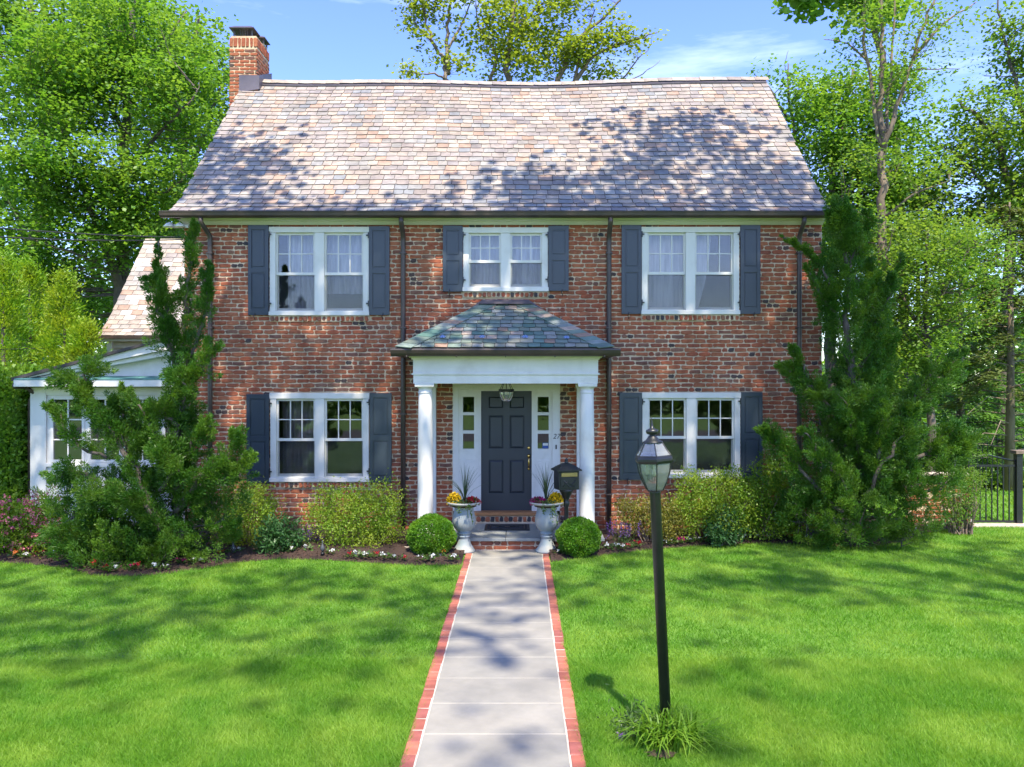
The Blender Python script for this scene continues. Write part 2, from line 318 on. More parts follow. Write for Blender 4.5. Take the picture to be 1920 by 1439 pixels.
# sill courses of bricks on edge under each window
SILLH = .095
sills = [(o[0] - .01, o[1] + .01, o[2] - SILLH - .012, o[2]) for o in WINM]
bricks = Pieces(); OB = OPEN + sills
VIS0 = Z(985)
ncour = int((WT) / CHH) + 1
for k in range(ncour):
    z = k * CHH + CHH / 2
    if z + CHH / 2 > WT + .01: break
    x = WL - random.uniform(0, .06) - (SL + JT) * (.5 if k % 2 else 0) + random.uniform(-.02, .02)
    while x < WR:
        u = random.random()
        seq = [('h',), ('h',)] if u < .085 else [('s',)]
        for q in seq:
            L = HL if q[0] == 'h' else SL
            a, b = x, x + L; x = b + JT + random.uniform(-.003, .003)
            segs = [(max(a, WL + .004), min(b, WR - .004))]
            for o in OB:
                if o[2] < z + .02 and o[3] > z - .02 or (o[2] < z + CHH * .3 < o[3]) or (o[2] < z - CHH * .3 < o[3]):
                    ns = []
                    for s0, s1 in segs:
                        if o[1] + .006 <= s0 or o[0] - .006 >= s1: ns.append((s0, s1)); continue
                        if s0 < o[0] - .006: ns.append((s0, o[0] - .006))
                        if s1 > o[1] + .006: ns.append((o[1] + .006, s1))
                    segs = ns
            for s0, s1 in segs:
                ln = s1 - s0
                if ln < .035: continue
                base = HDR if ln < .13 else STR; L0 = HL if ln < .13 else SL
                cx = (s0 + s1) / 2
                ind = ln > .17 and z > .9 and not (X(735) < cx < X(1165) and z > Z(722) - .05 and z < Z(570)) 
                bricks.add(random.choice(base), (cx, 0, z + .004 * math.sin(cx * 2.1 + z * 5) + random.gauss(0, .0018)), ln / L0, (0, random.gauss(0, .006), 0), (0 if ind else 50) + math.hypot(cx + .2, z - CH) + random.random() * .01)
bcache = {}
bricks.build('brick', M['brick'], wall, 300, 'brick', bcache)
ROW = [brick_variant(.066, SILLH - .012, pal(True) if i % 2 else random.choice(REDS), 300 + i, .05) for i in range(16)]
for o in WINM:
    p = Pieces(); sm = MB(); sm.box(o[0], o[1], -.028, .05, o[2] - SILLH - .008, o[2] - .002)
    sb = sm.build('brick_sill', M['mortar'], house); n = int((o[1] - o[0]) / .079)
    for i in range(n):
        p.add(random.choice(ROW), (o[0] + (i + .5) * (o[1] - o[0]) / n, .004, o[2] - SILLH / 2 - .006), 1, (0, random.gauss(0, .01), 0))
    p.build('brick', M['brick'], sb, 300, None, bcache)

# other walls (side, back, floors)
sw = MB(); RY = 3.4; RZ = 9.23; BY = 7.1
for x0, x1 in ((WL, WL + .24), (WR - .24, WR)):
    prof = [(.24, -.1), (BY, -.1), (BY, 5.5), (RY, RZ - .12), (.24, 5.86)]
    sw.prism_x(prof, x0, x1)
sw.build('side_wall', M['sidebrick'], house)
bw = MB(); bw.box(WL + .24, WR - .24, BY - .24, BY, -.1, 5.5); bw.build('rear_wall', M['sidebrick'], house)
fl = MB(); fl.box(WL + .24, WR - .24, .245, BY - .24, 2.7, 2.95); fl.box(WL + .24, WR - .24, .245, BY - .24, .1, .32); fl.box(WL + .24, WR - .24, .245, BY - .24, 5.45, 5.52)
fl.box(WL + .24, WR - .24, 3.4, 3.5, .32, 5.45)
for x in (X(790), X(1115)): fl.box(x - .05, x + .05, .245, 3.4, .32, 5.45)
fl.build('inner_floors', M['interior'], house)

# windows: casing > sashes, panes, muntins, screens
def window(o):
    x0, x1, z0, z1 = o; cs, hd, sl_, mu = .098, .098, .075, .165; m = MB(); y0, y1 = -.034, .10
    m.box(x0, x0 + cs, y0, y1, z0 + sl_, z1 - hd, bev=.004); m.box(x1 - cs, x1, y0, y1, z0 + sl_, z1 - hd, bev=.004)
    m.box(x0 - .012, x1 + .012, y0 - .012, y1, z1 - hd, z1, bev=.004); m.box(x0 - .012, x1 + .012, y0 - .03, y1, z0, z0 + sl_, bev=.006)
    xm = (x0 + x1) / 2; m.box(xm - mu / 2, xm + mu / 2, y0, y1, z0 + sl_, z1 - hd, bev=.004)
    root = m.build('window', M['white'], house); zz0, zz1 = z0 + sl_, z1 - hd; zm = zz0 + (zz1 - zz0) * .475
    for u0, u1 in ((x0 + cs, xm - mu / 2), (xm + mu / 2, x1 - cs)):
        st = .034
        up = MB(); ya, yb = .012, .048
        up.box(u0, u0 + st, ya, yb, zm + .03, zz1); up.box(u1 - st, u1, ya, yb, zm + .03, zz1)
        up.box(u0 + st, u1 - st, ya, yb, zz1 - .04, zz1); up.box(u0, u1, ya - .006, yb, zm - .018, zm + .03)
        up.build('upper_sash', M['white'], root)
        lo = MB(); ya, yb = .05, .086
        lo.box(u0, u0 + st, ya, yb, zz0, zm - .02); lo.box(u1 - st, u1, ya, yb, zz0, zm - .02); lo.box(u0 + st, u1 - st, ya, yb, zz0, zz0 + .06)
        lo.build('lower_sash', M['white'], root)
        gx0, gx1, gz0, gz1 = u0 + st, u1 - st, zm + .03, zz1 - .04; mt = MB(); b = .0085
        xs = [gx0 + (gx1 - gx0) * i / 3 for i in range(4)]; zs = [gz0, (gz0 + gz1) / 2, gz1]
        for x in xs[1:3]: mt.box(x - b, x + b, .016, .044, gz0, gz1)
        for i in range(3): mt.box(xs[i] + (b if i else 0), xs[i + 1] - (b if i < 2 else 0), .018, .042, zs[1] - b, zs[1] + b)
        mt.build('muntin', M['white'], root)
        for i in range(3):
            for k in range(2):
                g = MB(); g.box(xs[i] + (b if i else 0), xs[i + 1] - (b if i < 2 else 0), .029, .033, zs[k] + (b if k else 0), zs[k + 1] - (0 if k else b)); g.build('pane', M['glass'], root)
        g = MB(); g.box(u0 + st, u1 - st, .066, .07, zz0 + .06, zm - .02); g.build('pane', M['glass'], root)
        s = MB(); s.box(u0 + .012, u1 - .012, .034, .036, zz0 + .02, zm - .02); s.build('insect_screen', M['screen'], root)
        fr = MB(); fr.box(u0, u0 + .012, .028, .042, zz0, zm - .02); fr.box(u1 - .012, u1, .028, .042, zz0, zm - .02); fr.box(u0 + .012, u1 - .012, .028, .042, zz0, zz0 + .02)
        fr.build('screen_frame', M['cream'], root)
def shutter(x0, x1, z0, z1, hinge_side, hold=True):
    m = MB(); y0, y1 = -.056, -.018; st = .058; rails = [(z0, z0 + .10), (z0 + (z1 - z0) * .47, z0 + (z1 - z0) * .47 + .085), (z1 - .075, z1)]
    m.box(x0, x0 + st, y0, y1, z0, z1, bev=.004); m.box(x1 - st, x1, y0, y1, z0, z1, bev=.004)
    for a, b in rails: m.box(x0 + st, x1 - st, y0 + .001, y1, a, b)
    root = m.build('shutter', M['shutter'], house)
    for a, b in ((rails[0][1], rails[1][0]), (rails[1][1], rails[2][0])):
        p = MB(); p.box(x0 + st, x1 - st, y0 + .018, y1 - .004, a, b); p.box(x0 + st + .022, x1 - st - .022, y0 + .006, y0 + .017, a + .025, b - .025, bev=.005)
        p.build('shutter_panel', M['shutter'], root)
    hx = x1 if hinge_side > 0 else x0
    for z in (z0 + .2, z1 - .16):
        h = MB(); s = hinge_side
        h.box(min(hx, hx + s * .05), max(hx, hx + s * .05), -.066, -.05, z - .012, z + .012); h.box(hx + (.0 if s > 0 else -.018), hx + (.018 if s > 0 else 0), -.068, -.052, z - .05, z + .05)
        h.build('hinge', M['blackmetal'], root)
    h = MB(); hx = (x0 + x1) / 2 + hinge_side * -.06; h.tube([(hx, -.02, z0 - .09), (hx + .012, -.075, z0 - .075), (hx - .012, -.078, z0 - .03), (hx + .01, -.07, z0 + .03)], .007, 6); h.build('holdback', M['blackmetal'], root)
for o in WINM: window(o)
SH = [(467, 505, 424, 592, 1), (693, 731, 426, 592, -1), (831, 868, 425, 548, 1), (1028, 1066, 425, 547, -1), (1165, 1202, 424, 590, 1), (1387, 1424, 424, 590, -1),
      (464, 506, 740, 906, 1), (694, 735, 738, 905, -1), (1161, 1203, 737, 900, 1), (1388, 1428, 736, 900, -1)]
for a, b, c, d, s in SH: shutter(X(a), X(b), Z(d), Z(c), s)

# curtains hanging behind the glass
def curtain(label, x0, x1, z0, z1, y=.34, m='curtain', amp=.018, waves=9, sweep=0, cat='curtain'):
    nx, nz = 40, 12; V = []
    for s in (0, 1):
        for k in range(nz + 1):
            t = k / nz; z = z1 + (z0 - z1) * t
            for i in range(nx + 1):
                u = i / nx; xa = x0 + max(0, -sweep) * t * t; xb = x1 - max(0, sweep) * t * t
                V.append((xa + (xb - xa) * u, y + s * .006 + amp * math.sin(u * waves * 6.28 + math.sin(t * 3) * 1.2), z))
    N = (nx + 1) * (nz + 1); Fs = []
    for s in (0, 1):
        for k in range(nz):
            for i in range(nx):
                a = s * N + k * (nx + 1) + i; q = (a, a + 1, a + nx + 2, a + nx + 1); Fs.append(q if s else q[::-1])
    c = MB(); c.add([(p[0] - x0, p[1] - y, p[2] - z0) for p in V], Fs, None, True); o = c.build('curtain', M[m]); o.location = (x0, y, z0); return tag(o, label, cat)
u0, u1, u2, u3, u4 = WINM
xm = (u0[0] + u0[1]) / 2
curtain('white curtain pulled aside behind the upper window nearest the chimney', u0[0] + .2, xm + .02, u0[2], u0[3], sweep=0, waves=4, amp=.045)
curtain('white gathered curtain behind the second sash of the window below the chimney end', xm + .03, u0[1], u0[2] + .42, u0[3], waves=4, amp=.035)
curtain('pale sheer curtain filling the small window above the portico roof', u1[0], u1[1], u1[2], u1[3], waves=11, amp=.03)
curtain('pale blind with curved edge behind the upper window above the lamp post', u2[0], u2[0] + (u2[1] - u2[0]) * .76, u2[2], u2[3], sweep=.28, waves=2, amp=.008)
curtain('dark brown drape inside the lower window beside the portico', u3[0] + .1, (u3[0] + u3[1]) / 2 - .06, u3[2], u3[3], m='drape', waves=5, amp=.03)

# eaves: soffit, frieze, gutter, downspouts
e = MB(); e.prism_x([(-.26, 5.50), (-.02, 5.50), (-.02, 5.56), (-.26, 5.56)], WL - .12, WR + .03); e.box(WL, WR, -.045, -.004, WT - .02, 5.50); e.prism_x([(-.10, 5.44), (-.046, 5.40), (-.046, 5.50), (-.10, 5.50)], WL, WR)
e.prism_x([(-.16, 5.47), (-.11, 5.45), (-.11, 5.50), (-.16, 5.50)], WL, WR)
e.add([(WL - .12, -.26, 5.5), (WL, -.26, 5.5), (WL, .3, 5.5), (WL - .12, .3, 5.5), (WL - .12, -.26, 5.62), (WL, -.26, 5.6), (WL, .3, 6.0), (WL - .12, .3, 6.0)], [(3, 2, 1, 0), (4, 5, 6, 7), (0, 1, 5, 4), (1, 2, 6, 5), (2, 3, 7, 6), (3, 0, 4, 7)])
e.build('cornice', M['cream'], house)
g = MB(); GP = [(-.265, 5.475), (-.34, 5.475), (-.375, 5.50), (-.385, 5.545), (-.395, 5.565), (-.385, 5.575), (-.365, 5.572), (-.35, 5.52), (-.275, 5.52), (-.268, 5.60), (-.255, 5.60)]
g.prism_x(GP, X(298, 13.62), X(1558, 13.62)); g.build('gutter', M['bronze'], house)
for px in (397, 757, 1141, 1496):
    d = MB(); x = X(px); xt = x - (.07 if px == 397 else 0)
    d.tube([(xt, -.31, 5.48), (xt, -.31, 5.40), (xt + (x - xt) * .5, -.2, 5.30), (x, -.085, 5.2), (x, -.075, 5.1), (x, -.075, 2.6), (x, -.075, .05)], .043, 8)
    for z in (4.9, 3.6, 2.1, .7): d.box(x - .055, x + .055, -.125, -.02, z - .012, z + .012)
    d.build('downspout', M['bronze'], house)

# main roof
PROF = [(-.30, 5.585), (-.05, 5.745), (.2, 5.95), (.45, 6.20), (RY, RZ)]
PA = np.array(PROF); SEG = np.r_[0, np.cumsum(np.linalg.norm(np.diff(PA, axis=0), axis=1))]; RLEN = SEG[-1]
RX0, RX1 = WL - .12, WR + .05; RXC = (RX0 + RX1) / 2
def roofp(x, s):
    s = min(max(s, 0), RLEN); y = np.interp(s, SEG, PA[:, 0]); z = np.interp(s, SEG, PA[:, 1]); t = s / RLEN
    sag = .10 * t ** 1.5 * (1 - ((x - RXC + .6) / 6.0) ** 2) + .025 * t * math.sin(x * 1.1 + 1)
    return np.array([x, y, z - sag])
def roofn(s):
    k = min(np.searchsorted(SEG, max(s, 1e-4)) - 1, len(PA) - 2); d = (PA[k + 1] - PA[k]); d /= np.linalg.norm(d); return np.array([0, -d[1], d[0]])
dk = MB(); NX = 24; ss = list(SEG) + [RLEN * .5, RLEN * .75]; ss.sort(); V = []; Fs = []
for s in ss:
    for i in range(NX + 1): V.append(roofp(RX0 + (RX1 - RX0) * i / NX, s) - roofn(s) * .004)
ns = len(ss)
for k in range(ns - 1):
    for i in range(NX): a = k * (NX + 1) + i; Fs.append((a, a + 1, a + NX + 2, a + NX + 1))
bk = len(V)
for i in range(NX + 1): x = RX0 + (RX1 - RX0) * i / NX; V.append((x, BY + .3, 5.5))
for i in range(NX): a = (ns - 1) * (NX + 1) + i; Fs.append((a, a + 1, bk + i + 1, bk + i))
dk.add(V, Fs); roof = dk.build('main_roof', M['deck'], house)
SLC = [tuple(np.array(c_) * [.86, .825, .775]) for c_ in [(.47, .385, .32), (.44, .385, .335), (.47, .41, .35), (.42, .37, .33), (.43, .39, .355), (.36, .32, .305), (.39, .375, .355), (.47, .345, .275), (.335, .31, .305), (.44, .405, .365), (.38, .345, .33), (.35, .345, .335), (.48, .43, .37)]]
def slate_variants(W, Ln, th, pals, n, seed):
    out = []; r = np.random.default_rng(seed)
    for i in range(n):
        a = W / 2; j = lambda: r.normal(0, .006); c = r.uniform(.004, .02, 2); lo = [j(), j(), j()]
        # local frame: x along the course, y up the slope, z off the roof; lower edge at y=0
        b = [(-a, lo[0] + c[0]), (-a + c[0], lo[0]), (0, lo[1]), (a - c[1], lo[2]), (a, lo[2] + c[1]), (a, Ln), (-a, Ln)]; m = len(b)
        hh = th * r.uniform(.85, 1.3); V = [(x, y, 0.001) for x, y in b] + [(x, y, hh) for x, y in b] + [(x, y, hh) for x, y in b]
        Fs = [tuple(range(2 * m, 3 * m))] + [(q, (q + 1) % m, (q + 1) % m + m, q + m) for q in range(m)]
        t = np.array(pals[r.integers(len(pals))]) * r.uniform(.86, 1.1); e_ = t * .35; out.append((V, Fs, [tuple(e_)] * (2 * m) + [tuple(t)] * m))  # butt and side edges darkened, painting in the gap shadow between slates
    return out
EXP = .168; SW = .225
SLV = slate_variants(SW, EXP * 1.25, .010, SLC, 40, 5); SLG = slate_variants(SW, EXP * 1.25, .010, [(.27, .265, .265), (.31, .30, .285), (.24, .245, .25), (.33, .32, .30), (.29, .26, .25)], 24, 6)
from mathutils import Matrix, Vector
def slope_rot(n, up): # columns x, up, n
    n = Vector(n).normalized(); up = Vector(up).normalized(); x = up.cross(n); return Matrix((x, up, n)).transposed().to_euler()
sl = Pieces(); nrow = int(RLEN / EXP); row = 0
for k in range(nrow):
    s = k * EXP - (.02 if k == 0 else 0); x = RX0 - (0 if k % 2 else SW / 2) + random.uniform(-.02, .02)
    while x < RX1:
        wd = random.uniform(.17, .27); a, b = max(x, RX0 - .02), min(x + wd, RX1 + .02); x += wd
        if b - a < .05: continue
        cx = (a + b) / 2; p0 = roofp(cx, s); p1 = roofp(cx, min(s + EXP, RLEN)); up = p1 - p0; n = np.cross([1, 0, 0], up); n /= np.linalg.norm(n)
        pr = roofp(cx + .1, s) - roofp(cx - .1, s); roll = math.atan2(pr[2], .2)
        # lower edge stands proud of the course below
        up2 = up / np.linalg.norm(up) * EXP - n * .013; eu = slope_rot(np.cross([1, 0, 0], up2), up2); eu.rotate_axis('Z', random.gauss(0, .008)); eu.rotate_axis('Y', -roll + random.gauss(0, .006))
        if s < 0: p0 = p0 + np.array([0, -.017, -.014])
        sl.add(random.choice(SLG if random.random() < .12 + .45 * max(0, 1 - s / 2.6) * (.5 + .5 * math.sin(cx * .9 + 2)) else SLV), p0 + n * .015, (b - a - random.uniform(.005, .011)) / SW, eu, k + abs(cx) * .01)  # grey slates favoured lower down, painting in the shade on those courses
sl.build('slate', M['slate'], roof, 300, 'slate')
# ridge: dark strip painting in the shadow line below a course of ridge slates
rd = MB(); V = []
for i in range(25):
    p = roofp(RX0 + (RX1 - RX0) * i / 24, RLEN); V += [p + np.array([0, -.13, -.095]), p + np.array([0, -.135, -.07]), p + np.array([0, .02, .05]), p + np.array([0, .2, -.12])]
rd.add(V, [(i * 4 + j, (i + 1) * 4 + j, (i + 1) * 4 + j + 1, i * 4 + j + 1) for i in range(24) for j in range(3)]); rd.build('ridge_strip', M['lead'], roof)
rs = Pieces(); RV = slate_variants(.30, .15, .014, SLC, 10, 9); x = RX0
while x < RX1 - .1:
    p = roofp(x + .15, RLEN); pr = roofp(x + .25, RLEN) - roofp(x + .05, RLEN)
    eu = slope_rot((0, -.71, .71), (0, .71, .71)); eu.rotate_axis('Y', -math.atan2(pr[2], .2) + .02)
    rs.add(random.choice(RV), p + np.array([0, -.105, -.03]), .99, eu); x += .30
rs.build('ridge_slate', M['slate'], roof)

# chimney
CX0, CX1, CY0, CY1, CZ1 = -6.2, -5.60, 3.1, 3.92, 10.06
c = MB(); c.box(CX0 + .01, CX1 - .01, CY0 + .01, CY1 - .01, 5.5, CZ1 - .02); c.box(CX0 + .03, CX1 - .03, CY0 + .03, CY1 - .03, CZ1 - .02, CZ1 + .02); chim = c.build('chimney', M['mortar'], house)
cp = Pieces(); SR = math.pi / 2; SOL = [brick_variant(.07, .19, random.choice(REDS + BROWN), 400 + i) for i in range(10)]
for k in range(52):
    z = CZ1 - .30 - k * CHH
    if z < 8.0: break
    for face in (0, 1):
        L = (CX1 - CX0) if face == 0 else (CY1 - CY0); off = 0 if (k + face) % 2 else -.11; x = off
        while x < L - .02:
            a, b = max(x, .0), min(x + SL, L); x += SL + JT
            if b - a < .04: continue
            v = random.choice(STR if b - a > .13 else HDR); ln = (b - a) / (SL if b - a > .13 else HL); m = (a + b) / 2
            if face == 0: cp.add(v, (CX0 + m, CY0 + .01, z), ln, (0, random.gauss(0, .01), 0))
            else: cp.add(v, (CX1 - .01, CY0 + m, z), ln, (0, 0, SR))
for k, z in ((0, CZ1 - .225), ):
    pass
for face in (0, 1):
    L = (CX1 - CX0) if face == 0 else (CY1 - CY0); n = int(L / .083)
    for i in range(n):
        m = (i + .5) * L / n; v = random.choice(SOL)
        if face == 0: cp.add(v, (CX0 + m, CY0 + .006, CZ1 - .125), 1, (0, random.gauss(0, .015), 0))
        else: cp.add(v, (CX1 - .006, CY0 + m, CZ1 - .125), 1, (0, 0, SR))
cp.build('brick', M['brick'], chim, 300, None, bcache)
fl_ = MB(); fl_.add([(-5.98, 3.07, 8.86), (-5.55, 3.07, 8.92), (-5.55, 3.07, 9.22), (-5.98, 3.07, 9.22), (-5.55, 3.95, 9.3), (-5.55, 3.95, 9.6), (-5.98, 3.095, 8.86), (-5.98, 3.095, 9.22)], [(0, 1, 2, 3), (1, 4, 5, 2), (0, 3, 7, 6)])
fl_.build('flashing', M['lead'], chim)
for cx, cy, s, h in ((-5.95, 3.38, .26, .27), (-5.78, 3.72, .2, .22)):
    k = MB(); k.box(cx - s * .8, cx + s * .8, cy - s * .6, cy + s * .6, CZ1 + .02, CZ1 + .06); k.build('flue_base', M['stone'], chim)
    k = MB()
    for i in range(9): k.box(cx - s * .8 + i * s * .2 - .003, cx - s * .8 + i * s * .2 + .003, cy - s * .6, cy - s * .6 + .01, CZ1 + .06, CZ1 + h * .7)
    for a in (-1, 1):
        for b in (-1, 1): k.box(cx + a * s * .75 - .015, cx + a * s * .75 + .015, cy + b * s * .55 - .015, cy + b * s * .55 + .015, CZ1 + .06, CZ1 + h * .72)
    k.lathe([(s * 1.45, h * .72), (s * 1.45, h * .72 + .015), (s * .95, h), (.02, h + .012)], (cx, cy, CZ1), 4, .5, False); k.build('chimney_cap', M['lead'], chim)

# ------------------------------------------------------------------ portico
PX = -.21; FD = 12.55
PY = FD - CD                                                       # floor front edge
fm = MB(); FX0, FX1, FZ = X(762, FD), X(1134, FD), .20
fm.box(FX0 + .04, FX1 - .04, PY + .05, -.015, -.05, FZ - .05); pf = fm.build('porch_base', M['mortar'], house)
xs = [FX0, -1.0, -.21, .62, FX1]
for i in range(4):
    s = MB(); s.box(xs[i] + .003, xs[i + 1] - .003, PY, PY + .72, FZ - .05, FZ, bev=.006); s.build('flagstone', M['bluelip'], pf)
xs = [FX0 + .04, -1.25, -.42, .3, FX1 - .04]
for i in range(4):
    s = MB(); s.box(xs[i] + .003, xs[i + 1] - .003, PY + .726, -.018, FZ - .05, FZ - .001, bev=.004); s.build('flagstone', M['bluelip'], pf)
pb = Pieces()
for k in range(2):
    x = FX0 + .04 - (.1 if k else 0); z = .037 + k * .076
    while x < FX1 - .06:
        ln = HL if random.random() < .22 else SL; a, b = max(x, FX0 + .04), min(x + ln, FX1 - .04); x += ln + JT
        if b - a < .04: continue
        pb.add(random.choice(STR if b - a > .13 else HDR), ((a + b) / 2, PY + .05, z), (b - a) / (SL if b - a > .13 else HL), None)
for s, xx, rz in ((0, FX0 + .04, -SR), (1, FX1 - .04, SR)):
    for k in range(2):
        for i in range(6): pb.add(random.choice(STR), (xx, PY + .16 + i * .22, .037 + k * .076), 1, (0, 0, rz))
pb.build('brick', M['brick'], pf, 300, None, bcache)
# threshold: brick course on edge, oak sill
tb = MB(); tx0, tx1 = X(872, 13.85), X(1030, 13.85); tb.box(DOOR[0] + .02, DOOR[1] - .02, -.14, .2, FZ + .002, Z(968, 13.85)); ts = tb.build('door_step', M['mortar'], house)
tp = Pieces(); n = 23; SIL = [brick_variant(.068, .088, random.choice(REDS) if i % 2 else random.choice(DARK + BROWN), 500 + i) for i in range(12)]
for i in range(n): tp.add(SIL[(i * 2 + (i % 2)) % 12], (DOOR[0] + .02 + (i + .5) * (DOOR[1] - DOOR[0] - .04) / n, -.142, FZ + .075), 1, None)
tp.build('brick', M['brick'], ts, 300, None, bcache)
ok = MB(); ok.box(DOOR[0] + .17, DOOR[1] - .17, -.17, .1, Z(968, 13.85) + .002, Z(961, 13.9), bev=.008); ok.build('threshold', M['oak'], house)

# door surround, sidelights, door
DZ0 = Z(961, 13.9); D1 = 14.04
sx = [DOOR[0], X(868, D1), X(889, D1), X(902, D1), X(997, D1), X(1008, D1), X(1029, D1), DOOR[1]]
DT = Z(734, D1); PZ = [(Z(774, D1), Z(745, D1)), (Z(808, D1), Z(779.5, D1)), (Z(842.5, D1), Z(814, D1))]
m = MB(); y0, y1 = .03, .16
m.box(sx[0], sx[7], y0, y1, DT, DOOR[3]); 
for a, b, c, d in ((sx[0], sx[1], sx[1], sx[2]), (sx[5], sx[6], sx[6], sx[7])): pass
for l, r, a, b in ((sx[0], sx[3], sx[1], sx[2]), (sx[4], sx[7], sx[5], sx[6])):
    m.box(l, a, y0, y1, DZ0, DT); m.box(b, r, y0, y1, DZ0, DT); zt = DT; 
    m.box(a, b, y0, y1, PZ[0][1], DT)
    for k in (0, 1): m.box(a, b, y0, y1, PZ[k + 1][1], PZ[k][0])
    m.box(a, b, y0, y1, DZ0, PZ[2][0])
m.box(sx[0] - .004, sx[0] + .10, .008, .0295, DZ0, DOOR[3] - .1, bev=.004); m.box(sx[7] - .13, sx[7] + .004, .008, .0295, DZ0, DOOR[3] - .1, bev=.004)
m.box(sx[0] - .004, sx[7] + .004, .006, .0295, DOOR[3] - .1, DOOR[3], bev=.004)
m.box(sx[3] - .05, sx[3], .012, .0295, DZ0, DT + .04, bev=.004); m.box(sx[4], sx[4] + .05, .012, .0295, DZ0, DT + .04, bev=.004); m.box(sx[3], sx[4], .012, .0295, DT, DT + .04, bev=.004)
sur = m.build('door_surround', M['white'], house)
for a, b in ((sx[1], sx[2]), (sx[5], sx[6])):
    for z0, z1 in PZ: g = MB(); g.box(a, b, .06, .066, z0, z1); g.build('pane', M['glass'], sur)
    p = MB(); za, zb = DZ0 + .12, Z(863, D1); p.box(a - .02, b + .02, .018, .0295, za, zb, bev=.006); p.box(a + .02, b - .02, .012, .0178, za + .04, zb - .04, bev=.004); p.build('panel', M['white'], sur)
st = MB(); st.box(X(1017, D1), X(1028.5, D1), .055, .058, Z(842, D1), Z(831, D1)); stk = st.build('window_sticker', M['sticker'], sur)
st = MB(); st.box(X(1018, D1), X(1027.6, D1), .0525, .0545, Z(836.5, D1), Z(832, D1)); st.build('sticker_emblem', M['white'], sur)
m = MB(); a, b, z0, z1 = sx[3], sx[4], DZ0, DT; y0, y1 = .075, .12
# six panel door: stiles and rails as one mesh, each panel its own
cx = (a + b) / 2; px_ = [(a + .125, cx - .05), (cx + .05, b - .125)]
PZd = [(Z(767, D1), Z(744, D1)), (Z(843, D1), Z(779, D1)), (Z(927, D1), Z(863, D1))]
for o in rect_cells(a, b, z0, z1, [(l, r, q0, q1) for l, r in px_ for q0, q1 in PZd]): m.box(o[0], o[1], y0, y1, o[2], o[3])
door = m.build('front_door', M['door'], house)
for l, r in px_:
    for q0, q1 in PZd:
        p = MB(); p.box(l, r, y0 + .022, y1 - .005, q0, q1); s = .045 if q1 - q0 > .3 else .03
        V = [(l + .012, y0 + .0215, q0 + .012), (r - .012, y0 + .0215, q0 + .012), (r - .012, y0 + .0215, q1 - .012), (l + .012, y0 + .0215, q1 - .012), (l + s, y0 + .004, q0 + s), (r - s, y0 + .004, q0 + s), (r - s, y0 + .004, q1 - s), (l + s, y0 + .004, q1 - s)]
        p.add(V, [(4, 5, 6, 7)] + [(i, (i + 1) % 4, (i + 1) % 4 + 4, i + 4) for i in range(4)]); p.build('door_panel', M['door'], door)
kx = X(991.5, D1); h = MB(); h.lathe([(.028, 0), (.03, .004), (.022, .012), (.012, .016)], (0, 0, 0), 16)
h.v = [(kx + v[0], y0 - v[2], Z(841, D1) + v[1]) for v in h.v]; h.build('deadbolt', M['brass'], door)
h = MB(); kz = Z(856, D1)
h.lathe([(.03, 0), (.034, .005), (.02, .02), (.015, .024)], (0, 0, 0), 16); h.v = [(kx + v[0], y0 - v[2], kz + v[1]) for v in h.v]
h.tube([(kx, y0 - .01, kz - .01), (kx, y0 - .05, kz - .05), (kx, y0 - .055, kz - .12), (kx, y0 - .045, kz - .18), (kx, y0 - .005, kz - .215)], [.012, .012, .014, .012, .014], 8)
h.lathe([(.001, -.26), (.02, -.235), (.012, -.2)], (kx, y0 - .008, kz), 8); h.build('door_handle', M['brass'], door)

def text_part(body, name, size, loc, m, parent, shear=.25, ext=.003):
    cu = bpy.data.curves.new(name, 'FONT'); cu.body = body; cu.size = size; cu.extrude = ext; cu.shear = shear; cu.align_x = 'CENTER'; cu.offset = -.0005
    t = bpy.data.objects.new(name, cu); col.objects.link(t); dg = bpy.context.evaluated_depsgraph_get(); me = bpy.data.meshes.new_from_object(t.evaluated_get(dg))
    bpy.data.objects.remove(t); me.materials.clear(); me.materials.append(m); o = link(name, me, parent); o.location = loc; o.rotation_euler = (math.pi / 2, 0, 0); return o
text_part('27', 'house_number', .125, (X(1043, 14), .004, Z(823.5, 14)), M['blackmetal'], sur)
d = MB(); d.box(X(1041.5, 14), X(1044, 14), -.004, .008, Z(843, 14), Z(835, 14), bev=.003); d.build('doorbell', M['blackmetal'], sur)

# columns, pilasters, entablature
CDp = 12.76; cy = CDp - CD
for cx in (X(797.5, CDp), X(1100.5, CDp)):
    m = MB(); zt = Z(719.5, 12.62); H = zt - FZ
    m.lathe([(.155, .085), (.165, .10), (.155, .13), (.135, .14), (.13, .16), (.124, .18), (.1235, H * .35), (.119, H * .6), (.108, H - .17), (.106, H - .165), (.118, H - .155), (.118, H - .14), (.107, H - .13), (.107, H - .085), (.125, H - .07), (.138, H - .055)], (cx, cy, FZ), 32)
    m.box(cx - .175, cx + .175, cy - .175, cy + .175, FZ + .001, FZ + .084, bev=.008); m.box(cx - .15, cx + .15, cy - .15, cy + .15, zt - .056, zt - .002, bev=.005)
    m.build('column', M['white'], house)
for x0, x1 in ((X(797.5, CDp) - .13, X(818, 13.95)), (X(1081, 13.95), X(1100.5, CDp) + .13)):
    m = MB(); zt = Z(719.5, 12.62); m.box(x0, x1, -.13, -.014, FZ + .1, zt - .08, bev=.004); m.box(x0 - .025, x1 + .025, -.155, -.0145, FZ + .001, FZ + .0995, bev=.006); m.box(x0 - .02, x1 + .02, -.15, -.0145, zt - .0795, zt - .002, bev=.006); m.build('pilaster', M['white'], house)
EX0, EX1, EY0 = X(775, 12.62), X(1121, 12.62), 12.62 - CD
m = MB(); zb = Z(720, 12.62); z1 = Z(703.5, 12.62); z2 = Z(675, 12.62); z3 = Z(668, 12.5)
